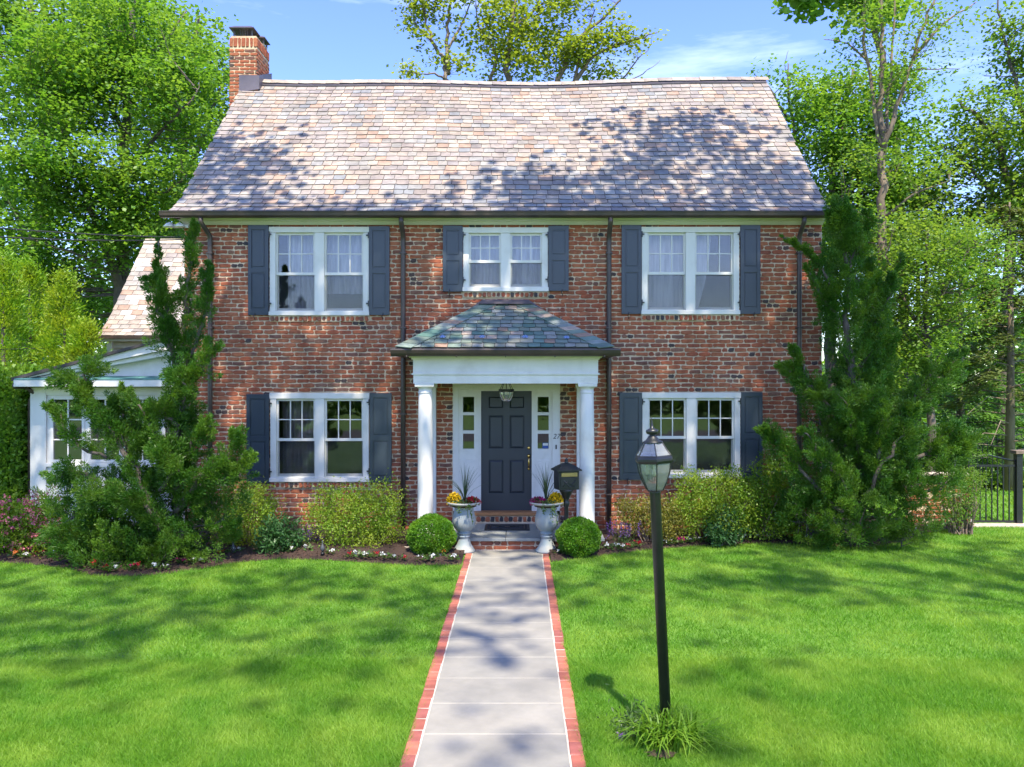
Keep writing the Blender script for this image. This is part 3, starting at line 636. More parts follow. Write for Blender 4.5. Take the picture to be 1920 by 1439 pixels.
def collar(x0, x1, y0, z0, z1, t=.22):
    m.box(x0, x1, y0, y0 + t, z0, z1); m.box(x0, x0 + t, y0 + t, -.015, z0, z1); m.box(x1 - t, x1, y0 + t, -.015, z0, z1)
collar(EX0, EX1, EY0, zb, z1); collar(EX0 - .026, EX1 + .026, EY0 - .026, z1, z1 + .024); collar(EX0 - .004, EX1 + .004, EY0 - .004, z1 + .022, z2)
m.box(EX0 + .221, EX1 - .221, EY0 + .221, -.016, zb + .06, zb + .09)
# cove and crown under the gutter
oX = .10
for q, (o, za, zc) in enumerate(((.03, z2, z2 + .03), (.06, z2 + .03, z2 + .055), (oX, z2 + .055, z3 + .03))): collar(EX0 - o, EX1 + o, EY0 - o, za, zc, .3)
m.build('entablature', M['white'], house)
GZ = Z(661, 12.35); gx0, gx1, gy = X(733, 12.38), X(1163, 12.38), 12.36 - CD
m = MB(); gp = [(0, GZ - .055), (.03, GZ - .065), (.10, GZ - .06), (.11, GZ + .06), (-.02, GZ + .045), (-.045, GZ + .05), (-.05, GZ + .03), (-.03, GZ - .02)]
m.prism_x([(gy + y, z) for y, z in gp], gx0, gx1)
for s, x in ((1, gx0), (-1, gx1)):
    V = [(x - s * 0 + s * (y + .05), yy, z) for yy in (gy + .02, -.02) for y, z in gp]; n = len(gp)
    m.add(V, [tuple(range(n)), tuple(range(2 * n - 1, n - 1, -1))] + [(i, i + n, (i + 1) % n + n, (i + 1) % n) for i in range(n)])
for i in range(5): xx = gx0 + .25 + i * (gx1 - gx0 - .5) / 4; m.box(xx - .008, xx + .008, gy - .048, gy + .1, GZ - .078, GZ - .05)
m.build('portico_gutter', M['bronze'], house)
# hip roof
A0 = np.array([X(741, 12.33), 12.33 - CD, Z(653.5, 12.33)]); A1 = np.array([X(1152, 12.33), 12.33 - CD, Z(653.5, 12.33)])
T0 = np.array([X(908, 13.97), -.03, Z(570, 13.97)]); T1 = np.array([X(988, 13.97), -.03, Z(570, 13.97)])
B0 = np.array([A0[0], -.012, A0[2]]); B1 = np.array([A1[0], -.012, A1[2]])
m = MB(); dn = np.array([0, 0, -.03]); Vp = [A0, A1, T1, T0, B0, B1]; m.add(Vp + [v + dn for v in Vp], [(0, 1, 2, 3), (4, 0, 3), (1, 5, 2), (6, 10, 11, 7), (0, 6, 7, 1), (0, 4, 10, 6), (1, 7, 11, 5)])
pr = m.build('portico_roof', M['deck'], house)
PC = [(.12, .20, .165), (.09, .17, .14), (.17, .25, .21), (.25, .29, .26), (.33, .34, .30), (.19, .23, .18), (.36, .25, .18), (.17, .14, .155), (.29, .29, .22), (.20, .26, .21), (.40, .32, .25), (.13, .18, .15), (.15, .22, .18), (.22, .28, .23)]
upv = T0 - A0; upv[0] = 0; SLen = np.linalg.norm(upv); upn = upv / SLen; nn = np.cross([1, 0, 0], upn); nn /= np.linalg.norm(nn)
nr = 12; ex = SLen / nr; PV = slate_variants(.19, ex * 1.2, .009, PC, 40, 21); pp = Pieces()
for k in range(nr):
    s = k * ex; t0 = s / SLen; xa = A0[0] + (T0[0] - A0[0]) * t0 + .12; xb = A1[0] + (T1[0] - A1[0]) * t0 - .12; x = xa - (0 if k % 2 else .09)
    while x < xb - .03:
        wd = random.uniform(.16, .215); a, b = max(x, xa), min(x + wd, xb); x += wd
        if b - a < .04: continue
        up2 = upn * ex - nn * .012; eu = slope_rot(np.cross([1, 0, 0], up2), up2)
        base = A0 + upn * s; pp.add(random.choice(PV), np.array([(a + b) / 2, base[1], base[2]]) + nn * .012, (b - a - .008) / .19, eu)
pp.build('slate', M['slate'], pr, 300)
# hip slates: a band of slates along each hip
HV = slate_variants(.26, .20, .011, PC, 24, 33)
for Ah, Th, sd in ((A0, T0, 1), (A1, T1, -1)):
    hv = Th - Ah; hl = np.linalg.norm(hv); hu = hv / hl; n = 14; pp = Pieces()
    inw = np.cross(nn, hu); inw /= np.linalg.norm(inw); inw = inw if inw[0] * sd > 0 else -inw
    Bm = MB(); 
    for i in range(n):
        step = hl / n; p = Ah + hu * step * i; Wd = .235; v = HV[random.randrange(24)]; vt = v[2][-1]
        a = p - inw * .005 + nn * (.030 + .006); q = [(0, 0), (Wd, .10), (Wd, step * 1.12 + .10), (0, step * 1.12)]
        V = [tuple(a + inw * u_ + hu * v_ - nn * (v_ / step) * .006) for u_, v_ in q]; V += [tuple(np.array(z) - nn * .012) for z in V]
        pc = MB(); pc.add(V, [(0, 1, 2, 3), (0, 4, 5, 1), (1, 5, 6, 2), (2, 6, 7, 3), (3, 7, 4, 0)] if sd > 0 else [(3, 2, 1, 0), (1, 5, 4, 0), (2, 6, 5, 1), (3, 7, 6, 2), (0, 4, 7, 3)], vt); pc.build('hip_slate', M['slate'], pr)
m = MB(); yb = -.016
m.add([tuple(T0 + [-.14, -.16, -.02]), tuple(T1 + [.14, -.16, -.02]), tuple(T1 + [.02, -.04, .065]), tuple(T0 + [-.02, -.04, .065]), tuple(T0 + [-.02, .014, .07]), tuple(T1 + [.02, .014, .07])], [(0, 1, 2, 3), (3, 2, 5, 4)])
for Ah, Th, sd in ((B0, T0, -1), (B1, T1, 1)):
    m.add([(Ah[0] + sd * .05, -.05, Ah[2] + .02), (Th[0] + sd * .02, -.05, Th[2] + .065), (Th[0] + sd * .02, -.016, Th[2] + .075), (Ah[0] + sd * .05, -.016, Ah[2] + .03), (Ah[0] + sd * .05, -.05, Ah[2] - .03), (Th[0], -.05, Th[2])], [(0, 1, 2, 3), (0, 4, 5, 1)])
m.build('ridge_strip', M['lead'], pr)
for px, py in ((830, 637), (904, 637), (985, 637), (1062, 638)):
    t = (653.5 - py) / (653.5 - 570); p = A0 + (T0 - A0) * t; y = p[1]; s = MB(); c = np.array([X(px, y + CD), y, p[2]]) + nn * .03
    for q in range(6):
        a = q * math.pi / 3; u = np.array([1, 0, 0]) * math.cos(a) + upn * math.sin(a); v = np.cross(nn, u); s.add([c - v * .012, c + u * .045 - v * .014, c + u * .055, c + u * .045 + v * .014, c + v * .012, c + nn * .03], [(0, 1, 5), (1, 2, 5), (2, 3, 5), (3, 4, 5)])
    s.build('snow_guard', M['snow'], pr)

# security light under the left end of the eave
m = MB(); c = pt(330, 425, 13.9)
m.box(c[0] - .05, c[0] + .22, c[1] - .02, c[1] + .03, c[2] - .03, c[2] + .03)
for dx, rx in ((-.09, -.5), (.1, .4)): m.lathe([(.03, .06), (.09, 0), (.085, -.01)], (c[0] + dx, c[1] - .08, c[2] - .02), 14); m.tube([(c[0] + dx * .3, c[1], c[2] + .02), (c[0] + dx, c[1] - .08, c[2] + .05)], .012, 6)
m.build('security_light', M['white'], house)
# ------------------------------------------------------------------ sunroom and rear wing
SD = 14.7; SY = SD - CD
sun = empty('sunroom', (0, 0, 0), 'white painted sunroom with copper trim at the left end of the brick house', 'sunroom')
SX0, SX1 = X(60, SD), WL - .01; zt = Z(727, SD)
sx_ = lambda p: X(p, SD); sz_ = lambda p: Z(p, SD)
units = [(sx_(95 + 70 * i), sx_(95 + 70 * i + 64), sz_(868), sz_(745)) for i in range(4)]
m = MB()
for a, b, c, d in rect_cells(SX0, SX1, 0, zt, units): m.box(a, b, SY, SY + .15, c, d)
m.box(SX0 - .012, sx_(88), SY - .035, SY - .002, 0, zt, bev=.005); m.box(SX0, SX0 + .15, SY + .152, SY + 5, 0, zt)
m.box(sx_(88) + .002, SX1, SY - .03, SY - .002, sz_(742), zt, bev=.005); m.box(sx_(88) + .002, SX1, SY - .04, SY - .002, sz_(876), sz_(869), bev=.004)
m.build('sunroom_wall', M['white'], sun)
for k, (a, b, c, d) in enumerate(units):
    f = MB(); s = .05
    for q in ((a, a + s, c, d), (b - s, b, c, d), (a + s, b - s, c, c + s), (a + s, b - s, d - s, d)): f.box(q[0], q[1], SY - .012, SY + .06, q[2], q[3], bev=.003)
    xm = (a + b) / 2; f.box(xm - .011, xm + .011, SY + .005, SY + .04, c + s, d - s)
    for t in (1 / 3, 2 / 3): z = c + s + (d - c - 2 * s) * t; f.box(a + s, xm - .012, SY + .006, SY + .039, z - .011, z + .011); f.box(xm + .012, b - s, SY + .006, SY + .039, z - .011, z + .011)
    w_ = f.build('window', M['white'], sun); g = MB(); g.box(a + s, b - s, SY + .018, SY + .022, c + s, d - s); g.build('pane', M['glass'], w_)
for k in range(4):
    a, b = sx_(97 + 70 * k), sx_(155 + 70 * k); p = MB(); p.box(a, b, SY - .022, SY - .001, .35, sz_(882), bev=.006); p.box(a + .06, b - .06, SY - .035, SY - .0225, .42, sz_(882) - .07, bev=.006); p.build('panel', M['white'], sun)
i_ = MB(); i_.box(SX0 + .2, SX1 - .05, SY + 2.6, SY + 2.7, 0, zt); i_.box(SX0 + .2, SX1 - .05, SY + .3, SY + 2.6, .0, .1); i_.build('inner_wall', M['interior'], sun)
m = MB(); SF = SD - .43; fx0 = X(26, SF); zf = lambda p: Z(p, SF)
m.box(fx0, SX1, SY - .42, SY + 4, zf(725), zf(725) + .05); m.box(fx0, SX1, SY - .44, SY - .421, zf(726), zf(713), bev=.004); m.build('eave_board', M['white'], sun)
m = MB(); m.prism_x([(SY - .45, zf(713) + .001), (SY - .45, zf(713) + .02), (SY - .03, sz_(706)), (SY - .03, sz_(706) - .03)], fx0 + .02, SX1); m.build('copper_trim', M['copper'], sun)
# pediment and roof: slope rises to the house
ax, az, bx, bz = X(27, SD - .33), Z(711, SD - .33), SX1, Z(624, SD - .33)
sl_p = (bz - az) / (bx - ax); zz = lambda x: az + (x - ax) * sl_p
m = MB(); m.poly_y([(ax + .35, sz_(706)), (bx, sz_(706)), (bx, bz - .12), (ax + .35, zz(ax + .35) - .04)], SY - .02, SY + .1); m.build('pediment', M['white'], sun)
m = MB(); m.poly_y([(ax + .02, zz(ax) - .03), (bx, bz - .21), (bx, bz - .02), (ax + .02, zz(ax) - .01)], SY - .30, SY - .24)
m.poly_y([(ax + .05, zz(ax) - .05), (bx, bz - .32), (bx, bz - .2105), (ax + .05, zz(ax) - .0305)], SY - .22, SY - .021); m.build('rake_board', M['white'], sun)
m = MB(); m.poly_y([(ax - .04, zz(ax) - .04), (bx, bz - .018), (bx, bz + .03), (ax - .04, zz(ax) + .02)], SY - .36, SY + 4.2); m.build('sunroom_roof', M['deck'], sun)
m = MB(); m.tube([(fx0 - .06, SY - .3, zt + .03), (fx0 - .06, SY + 2, zt + .03)], .06, 8); m.tube([(fx0, SY - .1, zt), (fx0 + .1, SY, zt - .1), (SX0 - .06, SY + .05, zt - .25), (SX0 - .06, SY + .05, .05)], .045, 8); m.build('downspout', M['bronze'], sun)

wing = empty('rear_wing', (0, 0, 0), 'rear wing with steep slate roof and cream siding beyond the sunroom', 'building')
WD = 18.2; ya = WD - CD; W0 = X(180, WD); ze = Z(631, WD); wy = 20.6 - CD; wz = Z(453, 20.6); wx1 = WL + .2
m = MB(); xs0 = X(198, WD)
z = 0.0
while z < ze - .12: m.prism_x([(ya + .22, z), (ya + .30, z + .15), (ya + .36, z + .15), (ya + .36, z)], xs0, wx1); z += .15
m.prism_x([(ya + .37, 0), (wy * 2 - ya, 0), (wy * 2 - ya, ze), (wy, wz - .1), (ya + .37, ze)], xs0 + .02, xs0 + .12); m.build('siding', M['siding'], wing)
m = MB(); m.box(xs0 - .06, xs0 + .06, ya + .17, ya + .215, 0, ze - .05); m.box(W0 + .1, wx1, ya + .02, ya + .36, ze - .11, ze - .06); m.build('corner_board', M['white'], wing)
WP = np.array([(ya, ze), (ya + .3, ze + .18), (ya + .6, ze + .45), (wy, wz)]); WS = np.r_[0, np.cumsum(np.linalg.norm(np.diff(WP, axis=0), axis=1))]
def wp(x, s): return np.array([x, np.interp(s, WS, WP[:, 0]), np.interp(s, WS, WP[:, 1])])
m = MB(); V = [wp(x, s) for s in WS for x in (W0, wx1)] + [np.array([x, 2 * wy - ya, ze]) for x in (W0, wx1)]
V2 = [v - np.array([0, 0, .06]) for v in V]; n = len(V); m.add(V + V2, [(2 * k, 2 * k + 1, 2 * k + 3, 2 * k + 2) for k in range(4)] + [(2 * k, 2 * k + 2, n + 2 * k + 2, n + 2 * k) for k in range(4)] + [(1, 0, n, n + 1)])
wr = m.build('wing_roof', M['deck'], wing); pp = Pieces(); k = 0; EX2 = .17
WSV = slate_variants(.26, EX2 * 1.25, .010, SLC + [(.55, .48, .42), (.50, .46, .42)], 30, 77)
while k * EX2 < WS[-1] - .05:
    s = k * EX2; x = W0 - (0 if k % 2 else .12)
    while x < wx1:
        wd = random.uniform(.2, .3); a, b = max(x, W0 - .01), min(x + wd, wx1); x += wd
        if b - a < .05: continue
        p0 = wp((a + b) / 2, s); up = wp((a + b) / 2, min(s + EX2, WS[-1])) - p0; nv = np.cross([1, 0, 0], up); nv /= np.linalg.norm(nv)
        up2 = up / np.linalg.norm(up) * EX2 - nv * .012; pp.add(random.choice(WSV), p0 + nv * .014, (b - a - .008) / .26, slope_rot(np.cross([1, 0, 0], up2), up2), k)
    k += 1
pp.build('slate', M['slate'], wr, 300)
m = MB(); m.prism_x([(wy - .12, wz - .08), (wy, wz + .06), (wy + .12, wz - .06)], W0, wx1); m.build('ridge_cap', M['stone'], wr)
m = MB(); m.prism_x([(ya - .08, ze - .06), (ya, ze - .06), (ya, ze + .01), (ya - .09, ze + .01)], W0, wx1); m.build('gutter', M['bronze'], wing)

# ------------------------------------------------------------------ walkway
WX0, WX1 = -.715, .355; base = MB(); base.box(WX0 - .094, WX1 + .094, -10.6, PY + .045, -.1, .014); walk = tag(base.build('walkway', M['joint']), kind='structure')
y = PY + .03; i = 0; V = []
ends = [12.5] + [12.0, 11.35, 10.62, 9.98, 9.30, 8.736, 8.185, 7.63, 7.086, 6.53, 5.957, 5.40, 4.83, 4.25, 3.6]
for a, b in zip(ends[1:], ends[:-1]):
    s = MB(); t = random.uniform(.82, 1.08); s.box(WX0 + .006, WX1 - .006, a - CD + .005, b - CD - .005, -.05, .018 + random.uniform(-.001, .001), (t, t * random.uniform(.97, 1.02), t * random.uniform(.97, 1.03)), bev=.004)
    s.build('paving_stone', M['blue'], walk)
EV = []
for q in range(14):
    b = MB(); c = random.choice([(.42, .14, .09), (.36, .11, .075), (.46, .17, .11), (.32, .10, .08), (.40, .13, .08)]); b.box(-.048, .048, -.097, .097, -.06, .019, c, bev=.006); EV.append(b.mesh('edging_brick', M['paver']))
for xx in (WX0 - .055, WX1 + .055):
    y = 3.6 - CD
    while y < 12.35 - CD:
        o = link('edging_brick', random.choice(EV), walk); o.location = (xx + random.gauss(0, .002), y + .1, random.uniform(-.003, .003)); o.rotation_euler = (random.gauss(0, .008), random.gauss(0, .01), random.gauss(0, .01)); y += .2025

# ------------------------------------------------------------------ beds
def bedcurve(pts):
    xs = [p[0] for p in pts]; ys = [p[1] for p in pts]
    return pts
LB = [(-60, 1052), (0, 1056), (60, 1060), (120, 1066), (170, 1080), (240, 1083), (310, 1078), (380, 1068), (440, 1057), (520, 1050), (600, 1051), (680, 1056), (760, 1061), (820, 1062), (866, 1061)]
RB = [(1032, 1055), (1090, 1048), (1150, 1041), (1210, 1033), (1280, 1027), (1360, 1022), (1440, 1020), (1520, 1022), (1580, 1027), (1640, 1027), (1690, 1018), (1730, 1003), (1780, 993), (1830, 990)]
def gp(px, py): d = F * CH / (py - VY); return (X(px, d), d - CD)
LE = [gp(*p) for p in LB]; RE = [gp(*p) for p in RB]
LE[-1] = (WX0 - .118, LE[-1][1]); RE[0] = (WX1 + .118, RE[0][1])
def edge_y(E, x): return np.interp(x, [p[0] for p in E], [p[1] for p in E])
for E, xb, nm in ((LE, (LE[0][0], WX0 - .118), 'flower_bed'), (RE, (WX1 + .118, RE[-1][0]), 'flower_bed')):
    n, k = 70, 14; V = []; Fs = []
    for i in range(n + 1):
        x = xb[0] + (xb[1] - xb[0]) * i / n; y0 = edge_y(E, x); y1 = 1.2 if abs(x) > 5.2 else .0
        for j in range(k + 1):
            t = j / k; z = .006 + .07 * min(1, t * 5) + random.uniform(-.012, .012) * (t > 0)
            V.append((x, y0 + (y1 - y0) * t, z))
    for i in range(n):
        for j in range(k): a = i * (k + 1) + j; Fs.append((a, a + k + 1, a + k + 2, a + 1))
    b = MB(); b.add(V, Fs); tag(b.build(nm, M['soil']), kind='structure')
cv = []; cf = []
def in_bed(x, y, mg=0.0):
    if x < WX0 - .118: return LE[0][0] < x and edge_y(LE, x) + mg < y < 0
    if x > WX1 + .118: return x < RE[-1][0] and edge_y(RE, x) + mg < y < 0
    return False
nC = 5200; cx = rng.uniform(-9.5, 8.3, nC * 3); cyy = rng.uniform(-3.1, -.02, nC * 3); keep = [i for i in range(nC * 3) if in_bed(cx[i], cyy[i], .03)][:nC]
C = np.c_[cx[keep], cyy[keep], rng.uniform(.03, .1, len(keep))]
def quads(C, A, L, W, fold=.15, r=None, up=None):
    """N folded leaves: centre-base C, axis A, length L, width W"""
    r = r or rng; N = len(C); A = A / (np.linalg.norm(A, axis=1)[:, None] + 1e-9)
    if up is None: R = r.normal(size=(N, 3))
    else: R = np.cross(A, np.broadcast_to(up, (N, 3))) + r.normal(0, .35, (N, 3))
    B = R - A * np.sum(R * A, 1)[:, None]; B /= np.linalg.norm(B, axis=1)[:, None] + 1e-9; Nn = np.cross(A, B)
    L = np.broadcast_to(L, N)[:, None]; W = np.broadcast_to(W, N)[:, None]
    V = np.stack([C, C + A * L * .5 + B * W * .5 + Nn * W * fold, C + A * L, C + A * L * .5 - B * W * .5 + Nn * W * fold], 1)
    return V.reshape(-1, 3)
def leaf_mesh(name, V, m): return mesh_np(name, V, np.arange(len(V)).reshape(-1, 4), m)
A = rng.normal(size=(len(C), 3)); A[:, 2] *= .4
tag(link('mulch_chips', leaf_mesh('mulch_chips', quads(C, A, rng.uniform(.03, .07, len(C)), rng.uniform(.012, .025, len(C)), .3), M['chip'])), kind='stuff')

# ------------------------------------------------------------------ grass
def grass_pts(n, dfun):
    out = []
    d = rng.uniform(4.7, 14.5, n); x = rng.uniform(-1, 1, n)
    return d, x
def grass(n, d0, d1, h, wd, name_seed, power, xa=0, xb=.72):
    r = np.random.default_rng(name_seed); u = r.uniform(size=n); d = (d0 ** (2 - power) + u * (d1 ** (2 - power) - d0 ** (2 - power))) ** (1 / (2 - power))
    x = r.uniform(xa, xb, n) * r.choice([-1, 1], n) * d; y = d - CD
    ok = ~((x > WX0 - .100 + r.normal(0, .014, n)) & (x < WX1 + .100 + r.normal(0, .014, n)))
    le = np.interp(x, [p[0] for p in LE], [p[1] for p in LE]); re = np.interp(x, [p[0] for p in RE], [p[1] for p in RE])
    ok &= ~((x < WX0) & (y > le + r.normal(0, .012, n))) & ~((x > WX1) & (y > re + r.normal(0, .012, n)))
    x, y = x[ok], y[ok]; N = len(x)
    # tufts lean together in patches
    ph = np.sin(x * 2.3 + 1.3 * np.sin(y * 1.7)) + np.cos(y * 2.9 + x)
    lean = np.c_[np.cos(ph * 2), np.sin(ph * 2)] * .16 + r.normal(0, .6, (N, 2)); H = h * r.uniform(.55, 1.25, N) * (1 + .18 * np.sin(x * 1.1 + y * 1.9) * np.cos(y * .8 - x * .6))
    tip = np.c_[x + lean[:, 0] * H, y + lean[:, 1] * H, H]; q = r.uniform(0, 6.28, N); s = wd * r.uniform(.6, 1.3, N) * .5
    b = np.c_[np.cos(q) * s, np.sin(q) * s, np.zeros(N)]; p = np.c_[x, y, np.zeros(N)]
    return np.stack([p - b, p + b, tip], 1).reshape(-1, 3)
Vg = np.concatenate([grass(360000, 4.5, 7.6, .046, .0058, 1, .6), grass(90000, 4.5, 8, .048, .008, 4, .6, .72, 1.15), grass(110000, 8, 15.4, .048, .012, 5, .8, .72, 1.15), grass(340000, 7.6, 15.2, .046, .0092, 2, .8)])
# back lawn seen through the gate
r = np.random.default_rng(3); n = 26000; xx = r.uniform(6.6, 16, n); yy = r.uniform(1.2, 7.5, n); H = r.uniform(.03, .07, n); l = r.normal(0, .4, (n, 2)) * H[:, None]; b = np.c_[r.normal(0, .01, (n, 2)), np.zeros(n)]
p = np.c_[xx, yy, np.zeros(n)]; Vg = np.concatenate([Vg, np.stack([p - b, p + b, p + np.c_[l, H]], 1).reshape(-1, 3)])
tag(link('grass', mesh_np('grass', Vg, np.arange(len(Vg)).reshape(-1, 3), M['grass'])), kind='stuff')

# ------------------------------------------------------------------ foliage builders
def ell_clusters(regs, n, r, d, shell=2.4):
    """cluster centres in ellipsoids given in photo pixels at distance d: (px, py, rx, ry, depth radius, depth offset)"""
    vol = np.array([q[2] * q[3] * (q[4] ** .5) for q in regs], float); cnt = r.multinomial(n, vol / vol.sum()); out = []
    for q, k in zip(regs, cnt):
        u = r.normal(size=(k, 3)); u /= np.linalg.norm(u, axis=1)[:, None]; rad = r.uniform(0, 1, k) ** (1 / shell); c = pt(q[0], q[1], d + q[5]); s = (d + q[5]) / F
        out.append(c + u * rad[:, None] * np.array([q[2] * s, q[4], q[3] * s]))
    return np.concatenate(out)
def leaves_at(cl, m, L, sig, r, asp=.8, flat=.55, droop=-.25):
    N = len(cl) * m; C = np.repeat(cl, m, 0) + r.normal(size=(N, 3)) * np.array([sig, sig, sig * flat])
    A = r.normal(size=(N, 3)); A[:, 2] = A[:, 2] * .45 + droop; Ls = L * r.uniform(.6, 1.25, N)
    return quads(C, A, Ls, Ls * asp, .12, r, up=(0, 0, 1))
def skeleton(mb, polys, d, org, n=8):
    nodes = []
    for P, r0, r1 in polys:
        W = np.array([pt(p[0], p[1], d + (p[2] if len(p) > 2 else 0)) for p in P]); k = max(2, len(W)); t = np.linspace(0, 1, k)
        # smooth and wobble
        tt = np.linspace(0, 1, (k - 1) * 4 + 1); S = np.stack([np.interp(tt, t, W[:, i]) for i in range(3)], 1)
        for _ in range(2): S[1:-1] = (S[:-2] + 2 * S[1:-1] + S[2:]) / 4
        S[1:-1] += rng.normal(0, .012 * np.linalg.norm(W[-1] - W[0]) ** .5, S[1:-1].shape); R = r0 + (r1 - r0) * tt ** .9
        mb.tube(S - org, R, n, True); nodes += list(S)
    return np.array(nodes)
def twigs(mb, nodes, cl, org, frac, r, rad=.018, up=True):
    idx = r.choice(len(cl), int(len(cl) * frac), replace=False)
    for i in idx:
        c = cl[i]; dd = np.linalg.norm(nodes - c, axis=1) + (np.maximum(0, nodes[:, 2] - c[2] + .3) * 3 if up else 0); a = nodes[np.argmin(dd)]; L = np.linalg.norm(c - a)
        if L < .15: continue
        mid = (a + c) / 2 + np.array([0, 0, -.08 * L]) + r.normal(0, .05 * L, 3); mb.tube(np.array([a, mid, c]) - org, [rad * (.5 + L * .35), rad * (.4 + L * .15), rad * .3], 4, False)
def tree(name, label, base, d, polys, regs, ncl, m, L, sig, mt, bark='bark', seed=0, frac=.5, group=None, cat='tree', twig=.018, asp=.8, flat=.55, shell=2.4, droop=-.25):
    r = np.random.default_rng(seed); org = pt(base[0], base[1], d); org[2] = 0
    root = empty(name, org, label, cat, group); tb = MB(); nodes = skeleton(tb, polys, d, org)
    cl = ell_clusters(regs, ncl, r, d, shell); twigs(tb, nodes, cl, org, frac, r, twig); tb.build('trunk', M[bark], root)
    V = leaves_at(cl, m, L, sig, r, asp, flat, droop) - org; link('crown', leaf_mesh('crown', V, M[mt]), root); return root
def copy_tree(root, loc, rz, label, s=1.0, group=None):
    c = root.copy(); col.objects.link(c); c.location = loc; c.rotation_euler = (0, 0, rz); c.scale = (s, s, s); c['label'] = label
    if group: c['group'] = group
    elif 'group' in c: del c['group']
    for ch in root.children: k = ch.copy(); col.objects.link(k); k.parent = c
    return c
gy_ = lambda d: VY + F * CH / d        # ground row in the photo at distance d
# ------------------------------------------------------------------ trees behind the house, left
d = 23.
t1 = tree('maple_tree', 'bright green maple with forked trunk behind the sunroom roof', (228, gy_(d)), d,
     [([(228, gy_(d)), (228, 700), (229, 560), (232, 420), (234, 300), (236, 190), (245, 60), (250, -60)], .26, .07), ([(228, 545), (200, 470, -.5), (172, 410, -.8), (150, 330, -1), (110, 230, -1.2), (60, 160, -1.3)], .15, .04),
      ([(233, 330), (280, 270, -.8), (330, 220, -1.2), (370, 170, -1.3)], .08, .02), ([(232, 400), (300, 370, -1.2), (350, 330, -1.6)], .07, .02), ([(234, 250), (190, 170, .6), (150, 60, 1)], .08, .02), ([(150, 330, -1), (80, 330, -1.8), (20, 300, -2)], .06, .02), ([(228, 520), (150, 480, -1.5), (60, 450, -2)], .06, .02), ([(240, 150), (310, 80, .5), (350, 20, .6)], .06, .02)],
     [(230, 110, 150, 120, 2.6, 0), (120, 180, 130, 120, 2.2, -1), (320, 190, 85, 110, 2.0, -.6), (250, 330, 130, 70, 2.0, -1.2), (110, 330, 120, 70, 2.0, -1.2), (150, 440, 160, 65, 2.0, -1), (270, 450, 90, 60, 1.8, -.6), (60, 520, 90, 60, 1.6, -.3), (150, 570, 110, 50, 1.4, .5)],
     640, 92, .125, .29, 'maple', seed=11, frac=.45, shell=2.0)
d = 27.
t2 = tree('maple_tree', 'tall maple at the left edge of the photo behind the hedge', (40, gy_(d)), d,
     [([(40, gy_(d)), (45, 700), (60, 500), (90, 300), (70, 120), (50, -80)], .3, .08), ([(60, 480), (10, 350), (-40, 250)], .14, .04), ([(85, 330), (140, 230), (180, 120)], .1, .03)],
     [(40, 130, 130, 150, 3, 0), (-30, 330, 130, 140, 3, 0), (120, 60, 120, 120, 3, 1), (60, 560, 170, 130, 2.4, 1), (10, 470, 110, 90, 2.2, 0)], 420, 60, .19, .42, 'mapledark', seed=12, frac=.35)
d = 29.
t3 = tree('maple_tree', 'leafy maple behind the chimney with pale upper leaves', (330, gy_(d)), d,
     [([(330, gy_(d)), (332, 600), (335, 400), (345, 260), (360, 120), (372, 30)], .26, .05), ([(338, 350), (390, 240), (415, 160)], .1, .03), ([(340, 300), (290, 180), (270, 60)], .1, .03)],
     [(365, 90, 62, 85, 2.2, 0), (400, 170, 40, 90, 1.8, 0), (340, 250, 100, 110, 2.6, 0), (260, 50, 90, 70, 2.2, 0), (330, 430, 110, 120, 2.6, 0), (260, 560, 130, 90, 2.6, 0)], 420, 66, .16, .37, 'maple', seed=13, frac=.4)
# centre, behind the ridge
d = 31.
t4 = tree('slender_tree', 'thin open tree rising behind the ridge left of the larger one', (842, gy_(d)), d,
     [([(842, gy_(d)), (842, 500), (841, 155), (836, 120), (806, 75), (798, 40), (792, -30)], .13, .03), ([(840, 140), (838, 80, .3), (842, 20, .4), (850, -40, .4)], .1, .03), ([(839, 95, .3), (868, 40, .6), (890, -10, .8)], .06, .02), ([(840, 152), (815, 138, -.5), (785, 140, -.6), (760, 132, -.8)], .05, .015), ([(806, 75), (780, 50), (768, 20)], .04, .012)],
     [(778, 30, 28, 30, .9, 0), (800, 75, 22, 18, .7, 0), (772, 135, 30, 16, .7, -.6), (822, 110, 18, 14, .6, 0), (860, 60, 12, 26, .7, .4), (820, 10, 40, 20, .9, 0), (865, 115, 20, 22, .7, .3), (770, -30, 50, 40, 1.2, 0), (850, -30, 40, 30, 1, 0)], 90, 30, .17, .26, 'mapleyel', bark='barklight', seed=14, frac=.8, twig=.014)
d = 32.
